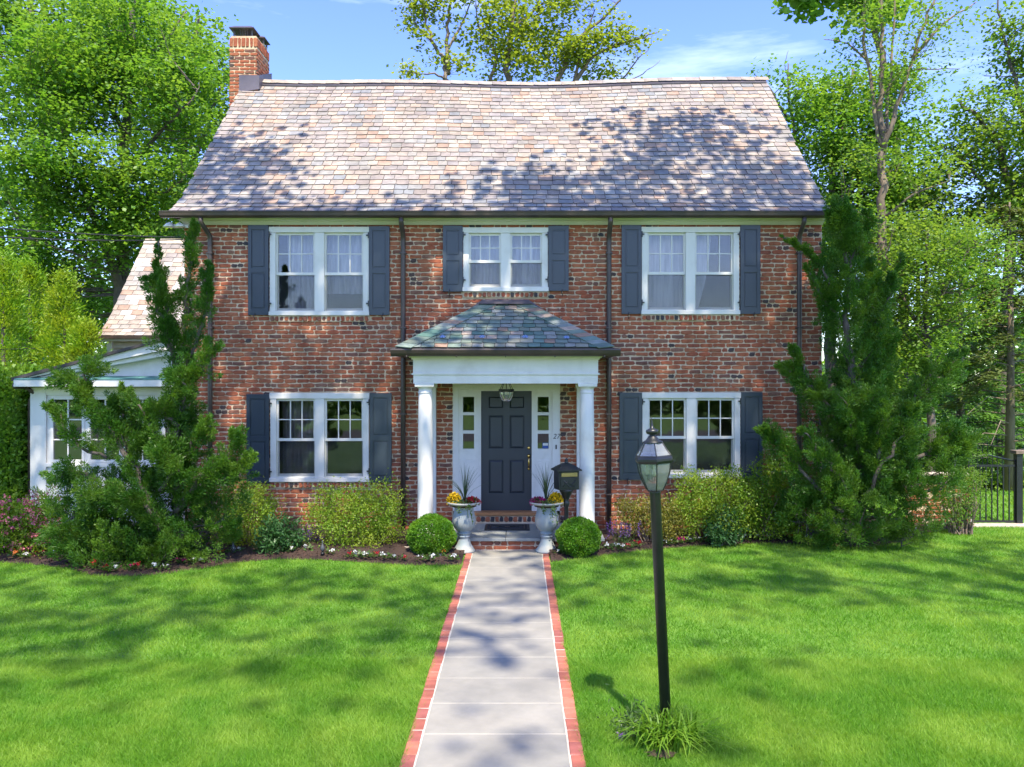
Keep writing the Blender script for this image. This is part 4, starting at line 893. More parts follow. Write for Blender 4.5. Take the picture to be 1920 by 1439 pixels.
t5 = tree('spreading_tree', 'wide open crowned tree behind the middle of the ridge', (985, gy_(d)), d,
     [([(985, gy_(d)), (985, 420), (970, 250), (952, 156), (950, 110), (958, 50), (975, -40)], .24, .05), ([(985, 320), (1020, 200), (1050, 150), (1065, 100), (1100, 60), (1150, 20), (1180, -20)], .15, .03), ([(985, 330), (1050, 240), (1075, 160), (1100, 115), (1140, 90), (1200, 75), (1232, 62)], .14, .02), ([(970, 260), (915, 155), (935, 110), (900, 60), (893, 20)], .11, .02), ([(1075, 160), (1100, 60), (1115, 20)], .07, .02), ([(1010, 220), (1170, 155, .3), (1190, 115, .4), (1215, 95, .4)], .05, .015), ([(1175, 155, .3), (1205, 140, .3), (1238, 114, .3)], .03, .008), ([(958, 60), (1000, 20), (1060, -20)], .06, .02)],
     [(960, 40, 55, 40, 1.8, 0), (925, 80, 42, 40, 1.6, 0), (965, 110, 45, 38, 1.5, 0), (1020, 60, 45, 45, 1.6, 0), (1010, 120, 45, 30, 1.4, 0), (1075, 115, 45, 36, 1.5, 0), (1110, 85, 45, 32, 1.3, 0), (1150, 65, 45, 30, 1.2, 0), (1200, 70, 32, 18, .9, 0), (1130, 135, 40, 16, .9, 0), (1115, 30, 30, 28, 1.1, 0), (1050, 10, 50, 30, 1.4, 0), (930, 140, 30, 16, 1, 0), (1180, 120, 22, 16, .6, .3), (930, -10, 60, 40, 1.6, 0), (1080, -40, 90, 30, 1.6, 0)], 330, 30, .17, .28, 'mapleyel', bark='barklight', seed=15, frac=.55, twig=.014)

# ------------------------------------------------------------------ right side
d = 19.
tree('locust_tree', 'tall slender tree with several upright stems right of the roof', (1657, gy_(d)), d,
     [([(1657, gy_(d)), (1658, 700), (1656, 520), (1656, 400), (1655, 300), (1652, 250), (1654, 150), (1655, 60), (1657, -60)], .15, .035), ([(1654, 275), (1634, 190, .2), (1625, 100, .3), (1618, 0, .3), (1610, -60, .3)], .06, .02), ([(1655, 285), (1682, 200, -.2), (1710, 110, -.3), (1735, 40, -.4), (1760, -20, -.4)], .065, .02), ([(1656, 300), (1664, 200, .4), (1672, 80, .5), (1680, -30, .6)], .05, .02), ([(1710, 110, -.3), (1760, 50, -.4), (1830, 5, -.5)], .05, .012), ([(1655, 180), (1690, 130), (1740, 130, .2), (1800, 130, .4)], .03, .008), ([(1630, 120, .3), (1590, 80, .4), (1545, 75, .5)], .03, .008), ([(1656, 410), (1720, 360, -.4), (1780, 340, -.6)], .04, .01), ([(1656, 430), (1600, 390, .2), (1560, 390, .3)], .04, .01)],
     [(1600, 70, 45, 35, .9, .2), (1640, 60, 40, 60, 1, 0), (1745, 60, 60, 60, 1, -.3), (1780, 120, 50, 30, .8, 0), (1620, 170, 40, 40, .9, .2), (1700, 150, 45, 45, .9, 0), (1660, 0, 100, 40, 1.2, 0), (1800, 10, 60, 25, .9, -.4), (1620, 300, 60, 60, 1.1, .3), (1720, 330, 70, 60, 1.1, -.3), (1620, 420, 70, 60, 1.2, 0), (1710, 450, 80, 70, 1.3, 0), (1640, 560, 80, 80, 1.2, .4), (1720, 600, 70, 90, 1.1, .2)], 250, 40, .10, .26, 'olive', bark='barklight', seed=21, frac=.6, twig=.012, asp=.6)
d = 20.
tree('maple_tree', 'maple bough with large dark leaves at the top edge above the roof end', (1560, gy_(d)), d + 8,
     [([(1700, gy_(d) - 20), (1690, 300), (1640, 50), (1600, -120)], .2, .06), ([(1630, 20), (1560, -30), (1510, 0)], .05, .015)],
     [(1520, 0, 42, 26, .8, 0), (1590, 30, 36, 18, .8, 0), (1640, 15, 45, 40, .9, 0), (1560, -50, 110, 50, 1.6, 0)], 70, 42, .30, .42, 'maple', seed=22, frac=.5, asp=.9)
d = 26.
tree('maple_tree', 'bright round maple right behind the right end of the slate roof', (1560, gy_(d)), d,
     [([(1560, gy_(d)), (1560, 700), (1555, 500), (1560, 350), (1580, 220), (1600, 130)], .26, .05), ([(1556, 450), (1510, 330), (1480, 220), (1478, 120)], .12, .02), ([(1558, 400), (1620, 280), (1680, 180)], .12, .03), ([(1480, 230), (1440, 160), (1415, 140)], .05, .01), ([(1482, 160), (1470, 125), (1478, 96)], .02, .006)],
     [(1590, 190, 75, 60, 2.2, 0), (1510, 190, 60, 55, 1.8, 0), (1680, 200, 75, 75, 2, 0), (1560, 280, 110, 80, 2.4, 0), (1660, 320, 110, 90, 2.4, 0), (1570, 420, 90, 90, 2.2, 0), (1432, 140, 30, 14, .6, 0), (1600, 540, 90, 110, 2.2, 0), (1700, 430, 90, 90, 2.2, .5)], 540, 76, .14, .33, 'maple', seed=23, frac=.4)
d = 24.
tree('oak_tree', 'spreading tree with bare leaning branch at the right edge of the photo', (1880, gy_(d)), d,
     [([(1880, gy_(d)), (1885, 600), (1900, 400), (1880, 300), (1850, 240), (1800, 190)], .22, .04), ([(1895, 420), (1930, 300), (1950, 180)], .12, .03), ([(1900, 400), (1830, 330), (1790, 290), (1760, 270)], .08, .015), ([(1930, 300), (1900, 140), (1880, 60), (1870, -20)], .08, .02)],
     [(1880, 260, 75, 75, 2, 0), (1820, 200, 40, 40, 1.2, 0), (1790, 300, 60, 60, 1.6, .5), (1900, 400, 90, 80, 2, 0), (1800, 420, 80, 80, 1.8, .3), (1900, 60, 40, 60, 1.2, 0), (1940, 150, 50, 80, 1.6, 0), (1960, 330, 60, 120, 2, 0)], 360, 64, .13, .33, 'olive', seed=24, frac=.5)
d = 18.
tree('crabapple_tree', 'dense small leaved olive green tree behind the right juniper', (1745, gy_(d)), d,
     [([(1745, gy_(d)), (1745, 800), (1740, 650), (1735, 540), (1740, 430)], .12, .03), ([(1740, 640), (1690, 560), (1660, 480)], .06, .015), ([(1738, 600), (1800, 500), (1840, 440)], .06, .015)],
     [(1740, 460, 90, 60, 1.4, 0), (1690, 540, 70, 70, 1.3, 0), (1790, 540, 80, 70, 1.4, 0), (1720, 640, 80, 70, 1.2, 0), (1830, 470, 60, 60, 1.2, .4), (1680, 680, 50, 60, 1, 0)], 330, 52, .085, .22, 'olive', seed=25, frac=.4, asp=.65)

def conifer(name, label, px, d, top, low, rad, mt, seed, group=None, nb=46, bark='bark', rt=.14, bare=0.0, sprays=30, L=.16, W=.05, lo_r=1.0):
    r = np.random.default_rng(seed); org = pt(px, 0, d); org[2] = 0; zt = Z(top, d); zl = max(.3, Z(low, d)); root = empty(name, org, label, 'tree', group); tb = MB()
    tb.tube([(0, 0, -.05), (.03, 0, zt * .5), (0, 0, zt)], [rt, rt * .6, .02], 8); Cs = []; As = []
    for i in range(nb):
        t = (i + r.uniform(0, 1)) / nb; z = zl + (zt - zl) * t; R = rad * (1 - t) ** .8 * r.uniform(.7, 1.15) + .15; a = i * 2.4 + r.normal(0, .3)
        dv = np.array([math.cos(a), math.sin(a), 0]); P = np.array([[0, 0, z], *(dv * R * .5 + [0, 0, z + .05 * R],), *(dv * R + [0, 0, z - .22 * R],)]); tb.tube(P, [.018, .012, .004], 4, False)
        if t < bare: continue
        n = int(sprays * (.4 + R / rad)); u = r.uniform(.25, 1, n) ** .7; Pn = np.stack([np.interp(u, [0, .5, 1], P[:, k]) for k in range(3)], 1)
        side = np.array([-dv[1], dv[0], 0]); sp = r.normal(0, .22 * R, n) * (1.15 - u); Pn += side * sp[:, None] + np.c_[np.zeros((n, 2)), -np.abs(r.normal(0, .06, n)) - np.abs(sp) * .25]
        m = 9; Cn = np.repeat(Pn, m, 0) + r.normal(0, .09, (n * m, 3)) * [1, 1, .45]; Cs.append(Cn); As.append(dv * .8 + side * r.choice([-1, 1], n * m)[:, None] * .7 + r.normal(0, .35, (n * m, 3)) * [1, 1, .5] + [0, 0, -.25])
    C = np.concatenate(Cs); A = np.concatenate(As); tb.build('trunk', M[bark], root)
    link('crown', leaf_mesh('crown', quads(C, A, L * r.uniform(.6, 1.3, len(C)), W * r.uniform(.7, 1.3, len(C)), .1, r, up=(0, 0, 1)), M[mt]), root); return root
h1 = conifer('hemlock_tree', 'dark hemlock in the shade behind the iron gate', 1800, 23, 430, 900, 2.4, 'hemlock', 31, nb=60, sprays=40)
conifer('hemlock_tree', 'tall dark hemlock deepest in the gap right of the juniper', 1720, 27, 330, 900, 2.9, 'hemlock', 32, nb=64, sprays=40)
conifer('fir_tree', 'pale yellow green fir at the right edge with bare lower branches and orange bark trunk', 1893, 19.5, 380, 850, 1.7, 'palefir', 33, nb=60, bark='barklight', rt=.13, bare=.22, sprays=26)
conifer('hemlock_tree', 'dark hemlock beyond the right edge fence post', 1960, 25, 380, 930, 2.8, 'hemlock', 34, nb=60, sprays=40)
conifer('hemlock_tree', 'low dark hemlock directly behind the brick pier', 1650, 22, 600, 930, 2.0, 'hemlock', 35, nb=44, sprays=36)
for i, (px, dd, top, lb) in enumerate([(150, 17.5, 495, 'tallest golden green cypress with brown stem beside the sunroom'), (60, 17.0, 515, 'golden green cypress between the tall one and the hedge'), (5, 16.4, 480, 'green gold cypress cut by the left edge of the photo'), (110, 16.6, 610, 'low golden green cypress in front of the taller ones')]):
    px = [55, 120, 5, 160][i]
    r = np.random.default_rng(40 + i); org = pt(px, 0, dd); org[2] = 0; root = empty('golden_cypress', org, lb, 'tree', 'golden cypresses left of the sunroom'); zt = Z(top, dd); tb = MB(); tb.tube([(0, 0, 0), (.02, 0, zt * .6), (0, 0, zt)], [.07, .05, .01], 6); tb.build('trunk', M['bark'], root)
    nc = 190; t = r.uniform(.0, 1, nc); a = r.uniform(0, 6.28, nc); R = .95 * (1 - t) ** .75 * r.uniform(.35, 1, nc); cl = np.c_[np.cos(a) * R, np.sin(a) * R, .8 + (zt - .8) * t]
    m = 64; C = np.repeat(cl, m, 0) + r.normal(0, .10, (nc * m, 3)); A = np.repeat(np.c_[np.cos(a), np.sin(a), np.full(nc, .9)], m, 0) + r.normal(0, .45, (nc * m, 3))
    link('crown', leaf_mesh('crown', quads(C, A, .085 * r.uniform(.6, 1.3, nc * m), .028, .1, r), M['gold_conifer']), root)

# hedge at the far left
r = np.random.default_rng(50); hx0, hx1, hy0, hy1, hz = X(-120, 15), X(53, 15), .6, 2.2, Z(715, 15); N = 16000
face = r.integers(0, 3, N); C = np.c_[r.uniform(hx0, hx1, N), r.uniform(hy0, hy1, N), r.uniform(.05, hz, N)]; C[face == 0, 1] = hy0; C[face == 1, 0] = hx1; C[face == 2, 2] = hz + .15 * np.sin(C[face == 2, 0] * 5)
C += r.normal(0, .07, (N, 3)); A = r.normal(size=(N, 3)) + np.where(face[:, None] == 0, [0, -1.2, .6], np.where(face[:, None] == 1, [1.2, 0, .6], [0, 0, 1.2]))
org = np.array([hx1 - .5, 1.4, 0]); hd = empty('hedge', org, 'tall clipped hedge at the far left beside the sunroom wall', 'hedge')
link('foliage', leaf_mesh('foliage', quads(C - org, A, .085 * r.uniform(.6, 1.3, N), .05, .12, r), M['hedge']), hd)
b = MB()
for i in range(7):
    for j in range(2): b.tube([(hx0 + .2 + i * (hx1 - hx0 - .4) / 6 - org[0], hy0 + .4 + j * .8 - org[1], 0), (hx0 + .2 + i * (hx1 - hx0 - .4) / 6 - org[0], hy0 + .4 + j * .8 - org[1], hz * .95)], [.05, .02], 6)
    b.box(hx0 + i * (hx1 - hx0) / 7 - org[0] + .02, hx0 + (i + 1) * (hx1 - hx0) / 7 - org[0] - .04, hy0 + .22 - org[1], hy1 - .3 - org[1], .1, hz - .2)
b.build('branches', M['hedge'], hd)

# far wood closing the view behind the garden
r = np.random.default_rng(60); N = 52000; px = r.uniform(-900, 2900, N); dd = r.uniform(38, 52, N); z = r.uniform(0, 1, N) ** .8 * (6.2 + 1.6 * np.sin(px * .011) + 1.1 * np.sin(px * .031 + 1)); C = np.c_[(px - VX) * dd / F, dd - CD, z]
A = r.normal(size=(N, 3)); A[:, 2] -= .3; tag(link('far_wood', leaf_mesh('far_wood', quads(C, A, .5 * r.uniform(.6, 1.3, N), .38, .12, r, up=(0, 0, 1)), M['mapledark'])), kind='stuff')

r = np.random.default_rng(61); N = 30000; px = r.uniform(-1500, 1500, N); z = r.uniform(0, 1, N) ** .8 * (4.2 + 1.2 * np.sin(px * .011) + .9 * np.sin(px * .037 + 1)); C = np.c_[px * .04, -52 - r.uniform(0, 8, N), z]
A = r.normal(size=(N, 3)); A[:, 2] -= .3; tag(link('far_wood', leaf_mesh('far_wood', quads(C, A, .6 * r.uniform(.6, 1.3, N), .42, .12, r, up=(0, 0, 1)), M['mapledark'])), kind='stuff')
# street trees behind the camera whose crowns dapple the facade and lawn
def street_tree(loc, regs, n, m, seed, label, L=.24, sig=.42, lk=.55):
    r = np.random.default_rng(seed); org = np.array([loc[0], loc[1], 0.]); root = empty('street_tree', org, label, 'tree', 'street trees on the near side of the lawn'); tb = MB(); top = regs[0]
    T = np.array([[0, 0, -.1], [.1, .1, 4], [.0, .3, 8], [.2, .5, 13]]); tb.tube(T, [.32, .26, .2, .08], 10); nodes = [T[2], T[3], (T[2] + T[3]) / 2]; Cs = []
    vol = np.array([q[3] * q[4] for q in regs]); cnt = r.multinomial(n, vol / vol.sum())
    for q, k in zip(regs, cnt):
        c = np.array(q[:3]) - org; tb.tube([T[2], (T[2] + c) / 2 + [0, 0, .6], c], [.12 * lk, .07 * lk, .03 * lk], 6); nodes += [(T[2] + c) / 2 + np.array([0, 0, .6]), c]
        u = r.normal(size=(k, 3)); u /= np.linalg.norm(u, axis=1)[:, None]; Cs.append(c + u * (r.uniform(0, 1, k) ** .4)[:, None] * np.array(q[3:6]))
    cl = np.concatenate(Cs); twigs(tb, np.array(nodes), cl, np.zeros(3), .3, r, .02 * lk, False); tb.build('trunk', M['bark'], root)
    link('crown', leaf_mesh('crown', leaves_at(cl, m, L, sig, r, .85), M['maple']), root); return root
street_tree((-8.5, -11.5), [(-3.8, -6.6, 13.8, 2.9, 2.0, 1.5), (-7.0, -7.6, 13.5, 2.6, 2.3, 1.6), (-1.2, -6.2, 14.2, 2.2, 1.5, 1.2), (-4.6, -2.6, 13.2, 1.3, 1.0, .9), (-6.0, -12.8, 15.5, 1.0, .7, .5)], 150, 30, 71, 'broad street tree left of the lawn whose crown shades the brick wall')
street_tree((9.5, -11.0), [(2.6, -6.0, 14.0, 2.8, 1.9, 1.5), (6.2, -6.2, 14.0, 2.6, 2.0, 1.6), (4.6, -3.3, 13.8, 1.9, 1.0, .7), (1.6, -3.9, 13.4, 1.6, .7, .7), (4.2, -1.3, 13.4, 1.5, .7, .4), (2.6, -.6, 13.2, .6, .3, .3), (1.7, -8.7, 15, 1.9, 1.0, .7), (5.6, -12.4, 15.6, .8, .6, .4)], 195, 30, 72, 'broad street tree right of the lawn whose crown shades the brick wall')
street_tree((3.0, -20.5), [(-5.0, -13.6, 17, 4.2, 2.6, 1.4), (-.6, -14.6, 17.5, 4.0, 3.2, 1.6), (4.6, -13.2, 17, 4.2, 3.0, 1.6), (8.4, -11.0, 16, 2.4, 2.2, 1.2), (2.8, -17.4, 17, 1.6, 1.1, .6)], 104, 17, 73, 'thin crowned street tree nearest the street whose open crown dapples the grass', .26, .5, .3)
for i, (x, y, rz, s) in enumerate([(-22, -48, .4, .9), (-9, -52, 2, .8), (6, -50, 3.1, .95), (20, -47, 4.2, .85), (34, -55, 1, 1), (-36, -54, 5, 1)]):
    copy_tree(h1 if i in (1, 2) else t1, (x, y, 0), rz, ['conical evergreen', 'round maple'][i not in (1, 2)] + ' across the street, %s in its row' % ['first', 'second', 'third', 'fourth', 'fifth', 'sixth'][i], s, 'trees across the street')

# ------------------------------------------------------------------ junipers
def juniper(name, label, base, d, stems, skirts, seed, ncl, dens=1.0):
    """stems: polylines (px, py, depth offset, tuft radius px); skirts: ellipsoids of foliage"""
    r = np.random.default_rng(seed); org = pt(base[0], base[1], d); org[2] = 0; root = empty(name, org, label, 'juniper'); tb = MB(); Cs = []; As = []
    def tuft(c, ax, R, n, arm=False):
        st = 3.0 if arm else r.choice([1.5, 1.75, 2.3, 3.1], p=[.3, .3, .25, .15]); R = R * (1 if st < 2 else .85)
        # a plume: widest low, drawn out to a point along its axis
        t = r.uniform(0, 1, n) ** .8; w = r.normal(size=(n, 3)); w -= np.outer(w @ ax, ax); w /= np.linalg.norm(w, axis=1)[:, None] + 1e-9; q = np.sqrt(r.uniform(0, 1, n)) * R * .62 * (1.75 / st) ** .5 * np.sin(np.pi * np.clip(t * .86 + .14, 0, 1)) ** .8
        Cs.append(c + np.outer(t * st * R - .45 * R, ax) + w * q[:, None] + r.normal(0, R * .06, (n, 3))); As.append(ax * .9 + w * .6 + r.normal(0, .33, (n, 3)))
    for P, r0 in stems:
        W = np.array([pt(p[0], p[1], d + p[2]) for p in P]); Rr = np.array([p[3] for p in P]) * d / F; k = len(W); t = np.linspace(0, 1, k); tt = np.linspace(0, 1, (k - 1) * 5 + 1)
        S = np.stack([np.interp(tt, t, W[:, i]) for i in range(3)], 1); S[1:-1] += r.normal(0, .025, S[1:-1].shape); tb.tube(S - org, np.linspace(r0, .012, len(S)), 6); T = np.gradient(S, axis=0)
        ln = np.sum(np.linalg.norm(np.diff(S, axis=0), axis=1)); n = int(ln / .055 * dens * (.8 + 2.6 * Rr.mean()))
        for q in r.uniform(0, 1, n):
            rr = np.interp(q, t, Rr); 
            if rr < .02: continue
            c = np.array([np.interp(q, tt, S[:, i]) for i in range(3)]); td = np.array([np.interp(q, tt, T[:, i]) for i in range(3)]); td /= np.linalg.norm(td) + 1e-9
            s = r.normal(size=3); s -= td * s.dot(td); s /= np.linalg.norm(s); thin = rr < .17; ax = s * (.4 if thin else .75) + td * (1.1 if thin else .75) + np.array([0, 0, .3]); ax /= np.linalg.norm(ax); R = min(rr * .75, .19) * r.uniform(.75, 1.2)
            tuft(c + s * max(0, rr - R) * r.uniform(.2, 1) + td * R * .2, ax, R, int(60 + 1100 * R), thin)
    regs = [(q[0], q[1], q[2], q[3], q[4], q[5]) for q in skirts]; cl = ell_clusters(regs, ncl, r, d, 3.0); ctr = np.array([pt(q[0], q[1] + q[3] * .4, d + q[5]) for q in regs])
    for c in cl:
        if c[2] < .04: c[2] = abs(c[2]) + .05
        o = c - ctr[np.argmin(np.linalg.norm(ctr - c, axis=1))]; o /= np.linalg.norm(o) + 1e-9; ax = o * .8 + np.array([0, -.1, .55]) + r.normal(0, .25, 3); ax /= np.linalg.norm(ax); tuft(c, ax, r.uniform(.1, .2), int(r.uniform(130, 230)))
    for c in cl[::5]:
        a = ctr[np.argmin(np.linalg.norm(ctr - c, axis=1))]; tb.tube(np.array([a, (a + c) / 2 + r.normal(0, .06, 3), c]) - org, [.022, .015, .005], 4, False)
    C = np.concatenate(Cs); A = np.concatenate(As); tb.build('trunk', M['bark'], root); n = len(C)
    link('foliage', leaf_mesh('foliage', quads(C - org, A, .045 * r.uniform(.6, 1.5, n), .012 * r.uniform(.7, 1.4, n), .1, r), M['juniper']), root); return n
nj = juniper('juniper_shrub', 'twisted upright juniper with bare gaps in front of the white sunroom', (300, 1062), 11.7,
 [([(315, 1060, 0, 0), (335, 900, .1, 30), (345, 780, .1, 38), (330, 680, .1, 40), (312, 600, 0, 28), (302, 530, 0, 15), (298, 452, 0, 5)], .07), ([(332, 690, .1, 20), (347, 600, .1, 26), (354, 520, .05, 20), (360, 470, .05, 22), (365, 420, .05, 5)], .04),
  ([(345, 700, 0, 20), (378, 610, -.1, 24), (388, 540, -.1, 18), (390, 498, -.1, 5)], .03), ([(320, 660, 0, 10), (300, 560, -.1, 26), (285, 540, -.1, 14), (278, 522, -.1, 4)], .025), ([(335, 720, -.1, 16), (372, 700, -.3, 26), (395, 660, -.3, 18)], .03), ([(340, 760, -.1, 20), (350, 730, -.35, 30), (330, 700, -.4, 24)], .03),
  ([(300, 1000, -.2, 20), (255, 880, -.3, 34), (205, 800, -.35, 34), (160, 755, -.35, 22), (148, 712, -.35, 26), (118, 722, -.4, 15)], .045), ([(160, 755, -.35, 8), (160, 700, -.35, 30), (178, 695, -.35, 18)], .03), ([(240, 850, -.3, 20), (225, 780, -.2, 26), (232, 740, -.2, 12)], .03), ([(200, 860, -.3, 16), (140, 830, -.4, 20), (112, 780, -.4, 14), (98, 765, -.4, 8)], .025), ([(180, 900, -.3, 20), (125, 880, -.4, 26), (105, 900, -.4, 20)], .03),
  ([(330, 960, -.2, 20), (370, 900, -.3, 34), (420, 880, -.3, 32), (440, 840, -.3, 22), (437, 818, -.3, 8)], .045), ([(400, 900, -.3, 24), (450, 890, -.35, 22), (468, 860, -.35, 9)], .03), ([(345, 860, -.2, 24), (375, 820, -.3, 24), (395, 800, -.3, 12)], .03), ([(330, 860, -.3, 26), (280, 800, -.4, 32), (255, 760, -.4, 16)], .035), ([(335, 800, -.2, 24), (300, 770, -.35, 28), (330, 745, -.35, 20)], .03),
  ([(300, 1000, -.3, 30), (260, 940, -.45, 40), (200, 930, -.5, 34), (150, 930, -.5, 26)], .04), ([(300, 920, -.3, 30), (330, 880, -.45, 34), (300, 850, -.45, 24)], .035)],
 [(230, 1000, 110, 60, .55, -.1), (330, 1010, 110, 55, .55, 0), (250, 930, 100, 50, .5, .1), (170, 1010, 60, 60, .45, 0), (400, 960, 65, 60, .45, .1), (200, 1045, 60, 32, .35, -.4), (300, 1045, 70, 26, .35, -.2), (140, 950, 40, 50, .4, 0), (230, 815, 60, 45, .35, -.2), (305, 830, 55, 55, .35, -.1), (350, 900, 50, 45, .35, -.1)], 81, 540)
nj += juniper('juniper_shrub', 'large dark juniper at the right house corner with tall spire and reaching arms', (1620, 1022), 12.9,
 [([(1610, 1010, 0, 0), (1608, 880, .1, 40), (1600, 760, .2, 56), (1592, 650, .2, 62), (1588, 560, .2, 62), (1585, 480, .2, 52), (1578, 430, .2, 36), (1574, 385, .2, 10)], .09), ([(1620, 900, .2, 30), (1645, 760, .3, 40), (1650, 680, .3, 44), (1645, 600, .3, 34), (1636, 540, .3, 26), (1630, 500, .3, 6)], .06), ([(1570, 560, .1, 24), (1540, 500, .05, 20), (1505, 468, 0, 12), (1468, 446, -.05, 4)], .03), ([(1575, 610, .1, 24), (1545, 560, .05, 22), (1522, 525, 0, 14), (1514, 508, 0, 5)], .03), ([(1650, 600, .2, 20), (1668, 545, .2, 14), (1690, 480, .2, 6)], .02), ([(1600, 480, .2, 30), (1620, 440, .2, 24), (1625, 405, .2, 8)], .03),
  ([(1600, 860, 0, 40), (1560, 770, -.1, 38), (1520, 725, -.2, 28), (1490, 705, -.2, 16), (1462, 688, -.2, 5)], .045), ([(1540, 760, -.1, 24), (1515, 705, -.15, 18), (1496, 672, -.2, 12), (1486, 655, -.2, 4)], .03), ([(1640, 860, 0, 40), (1690, 780, .0, 40), (1740, 735, 0, 34), (1775, 700, 0, 24), (1806, 662, 0, 5)], .05), ([(1700, 760, 0, 26), (1740, 710, 0, 20), (1732, 690, 0, 8)], .03),
  ([(1640, 900, 0, 40), (1720, 860, .0, 44), (1780, 850, 0, 36), (1815, 835, 0, 20), (1808, 815, 0, 8)], .04), ([(1740, 850, 0, 26), (1775, 815, 0, 24), (1790, 810, 0, 10)], .03), ([(1580, 960, -.2, 40), (1520, 900, -.3, 40), (1470, 850, -.3, 34), (1450, 825, -.3, 18), (1440, 812, -.3, 8)], .04), ([(1600, 940, -.3, 30), (1560, 880, -.5, 30), (1530, 840, -.5, 22), (1505, 812, -.5, 6)], .03), ([(1620, 930, -.3, 34), (1680, 830, -.45, 34), (1700, 790, -.45, 26), (1708, 770, -.45, 8)], .035), ([(1610, 850, -.2, 34), (1600, 790, -.4, 40), (1570, 740, -.4, 20)], .035), ([(1650, 880, -.3, 34), (1650, 800, -.4, 44), (1640, 740, -.4, 30)], .035)],
 [(1560, 950, 90, 65, .6, -.1), (1660, 940, 110, 75, .7, 0), (1620, 850, 100, 70, .6, .1), (1720, 900, 70, 60, .5, .1), (1510, 960, 60, 55, .45, 0), (1480, 880, 45, 50, .4, .2), (1600, 1000, 110, 30, .4, -.3), (1690, 990, 60, 34, .4, -.1), (1560, 800, 60, 50, .4, .2), (1600, 640, 48, 150, .35, .25), (1610, 780, 60, 80, .35, .2), (1640, 700, 34, 110, .3, .3), (1590, 480, 34, 60, .25, .2)], 82, 660)

# ------------------------------------------------------------------ shrubs
def shrub(name, label, px, d, regs, n, m, L, sig, mt, seed, asp=.55, cat='shrub', group=None, bloom=None, upb=.2, stems=14, flat=.9, shell=2.6):
    r = np.random.default_rng(seed); org = pt(px, 0, d); org[2] = 0; root = empty(name, org, label, cat, group); cl = ell_clusters(regs, n, r, d, shell); cl[:, 2] = np.maximum(cl[:, 2], .05); tb = MB()
    for c in cl[:: max(1, len(cl) // stems)]: b = org + np.array([r.normal(0, .06), r.normal(0, .05), .02]); b[0] += (c[0] - org[0]) * .35; tb.tube(np.array([b, (b + c) / 2 + r.normal(0, .03, 3), c]) - org, [.014, .01, .004], 5, False)
    tb.build('stems', M['wood'], root); N = n * m; C = np.repeat(cl, m, 0) + r.normal(size=(N, 3)) * [sig, sig, sig * flat]; A = r.normal(size=(N, 3)) + [0, -.1, upb]; C[:, 2] = np.maximum(C[:, 2], .02)
    link('foliage', leaf_mesh('foliage', quads(C - org, A, L * r.uniform(.6, 1.3, N), L * asp, .15, r), M[mt]), root)
    if bloom:
        nm, bm, k, s, zmin = bloom; top = cl[np.argsort(cl[:, 1] * 1.0 - cl[:, 2] * .8)][: int(len(cl) * .6)]; c = top[r.integers(0, len(top), k)] + r.normal(0, sig, (k, 3)) + [0, -.04, sig]; q = 12
        Cb = np.repeat(c, q, 0) + r.normal(0, s * .5, (k * q, 3)) * [1, 1, .5]; Ab = r.normal(size=(k * q, 3)) + [0, -.3, .4]; link(nm, leaf_mesh(nm, quads(Cb - org, Ab, s * .6, s * .5, .1, r), M[bm]), root)
    return root
shrub('azalea_shrub', 'loose yellow green azalea under the left lower window', 665, 12.75, [(650, 975, 75, 55, .5, 0), (700, 960, 55, 50, .45, .1), (625, 930, 40, 25, .35, .2), (735, 935, 22, 35, .3, .2), (690, 1008, 66, 36, .4, -.1), (630, 1005, 45, 36, .35, -.1), (600, 960, 35, 40, .35, .1), (655, 918, 14, 14, .2, .2), (735, 990, 22, 30, .3, 0)], 240, 46, .042, .085, 'azalea', 91)
shrub('azalea_shrub', 'azalea with reddish yellow tips between the left juniper and the dark peony', 450, 12.85, [(455, 960, 55, 45, .45, 0), (430, 995, 55, 40, .4, -.1), (480, 1000, 40, 30, .3, -.05), (480, 930, 26, 22, .3, .1), (440, 915, 22, 16, .25, .1), (500, 950, 18, 24, .3, .1)], 150, 46, .042, .08, 'azalea', 92)
shrub('golden_shrub', 'rounded yellow variegated shrub beside the lamp post', 1225, 13.0, [(1225, 970, 46, 36, .4, 0), (1185, 960, 40, 26, .35, .1), (1250, 985, 24, 34, .35, 0)], 150, 46, .04, .07, 'azaleayel', 93)
shrub('azalea_shrub', 'flat topped olive hedge like azalea under the right lower window', 1330, 13.2, [(1330, 925, 66, 38, .4, 0), (1300, 960, 50, 40, .45, -.1), (1380, 930, 40, 42, .4, 0), (1350, 970, 50, 30, .4, -.1), (1300, 895, 40, 12, .25, .1), (1370, 893, 26, 12, .25, .1)], 260, 46, .042, .08, 'azalea', 94)
shrub('azalea_shrub', 'green azalea tucked between the olive one and the large juniper', 1430, 13.3, [(1430, 930, 52, 45, .4, 0), (1450, 890, 40, 26, .35, .1), (1420, 975, 60, 30, .4, -.1), (1475, 985, 40, 26, .35, -.1)], 190, 46, .045, .08, 'spirea', 95)
shrub('peony_plant', 'dark leaved peony in front of the left azaleas', 530, 12.4, [(530, 1003, 38, 34, .28, 0), (510, 1015, 28, 24, .25, -.1)], 70, 34, .085, .06, 'peony', 96, asp=.32, upb=.4, cat='plant')
shrub('peony_plant', 'dark leaved peony in front of the right azaleas', 1362, 12.95, [(1362, 985, 28, 32, .25, 0), (1345, 1000, 22, 20, .22, -.1)], 60, 34, .085, .06, 'peony', 97, asp=.32, upb=.4, cat='plant')
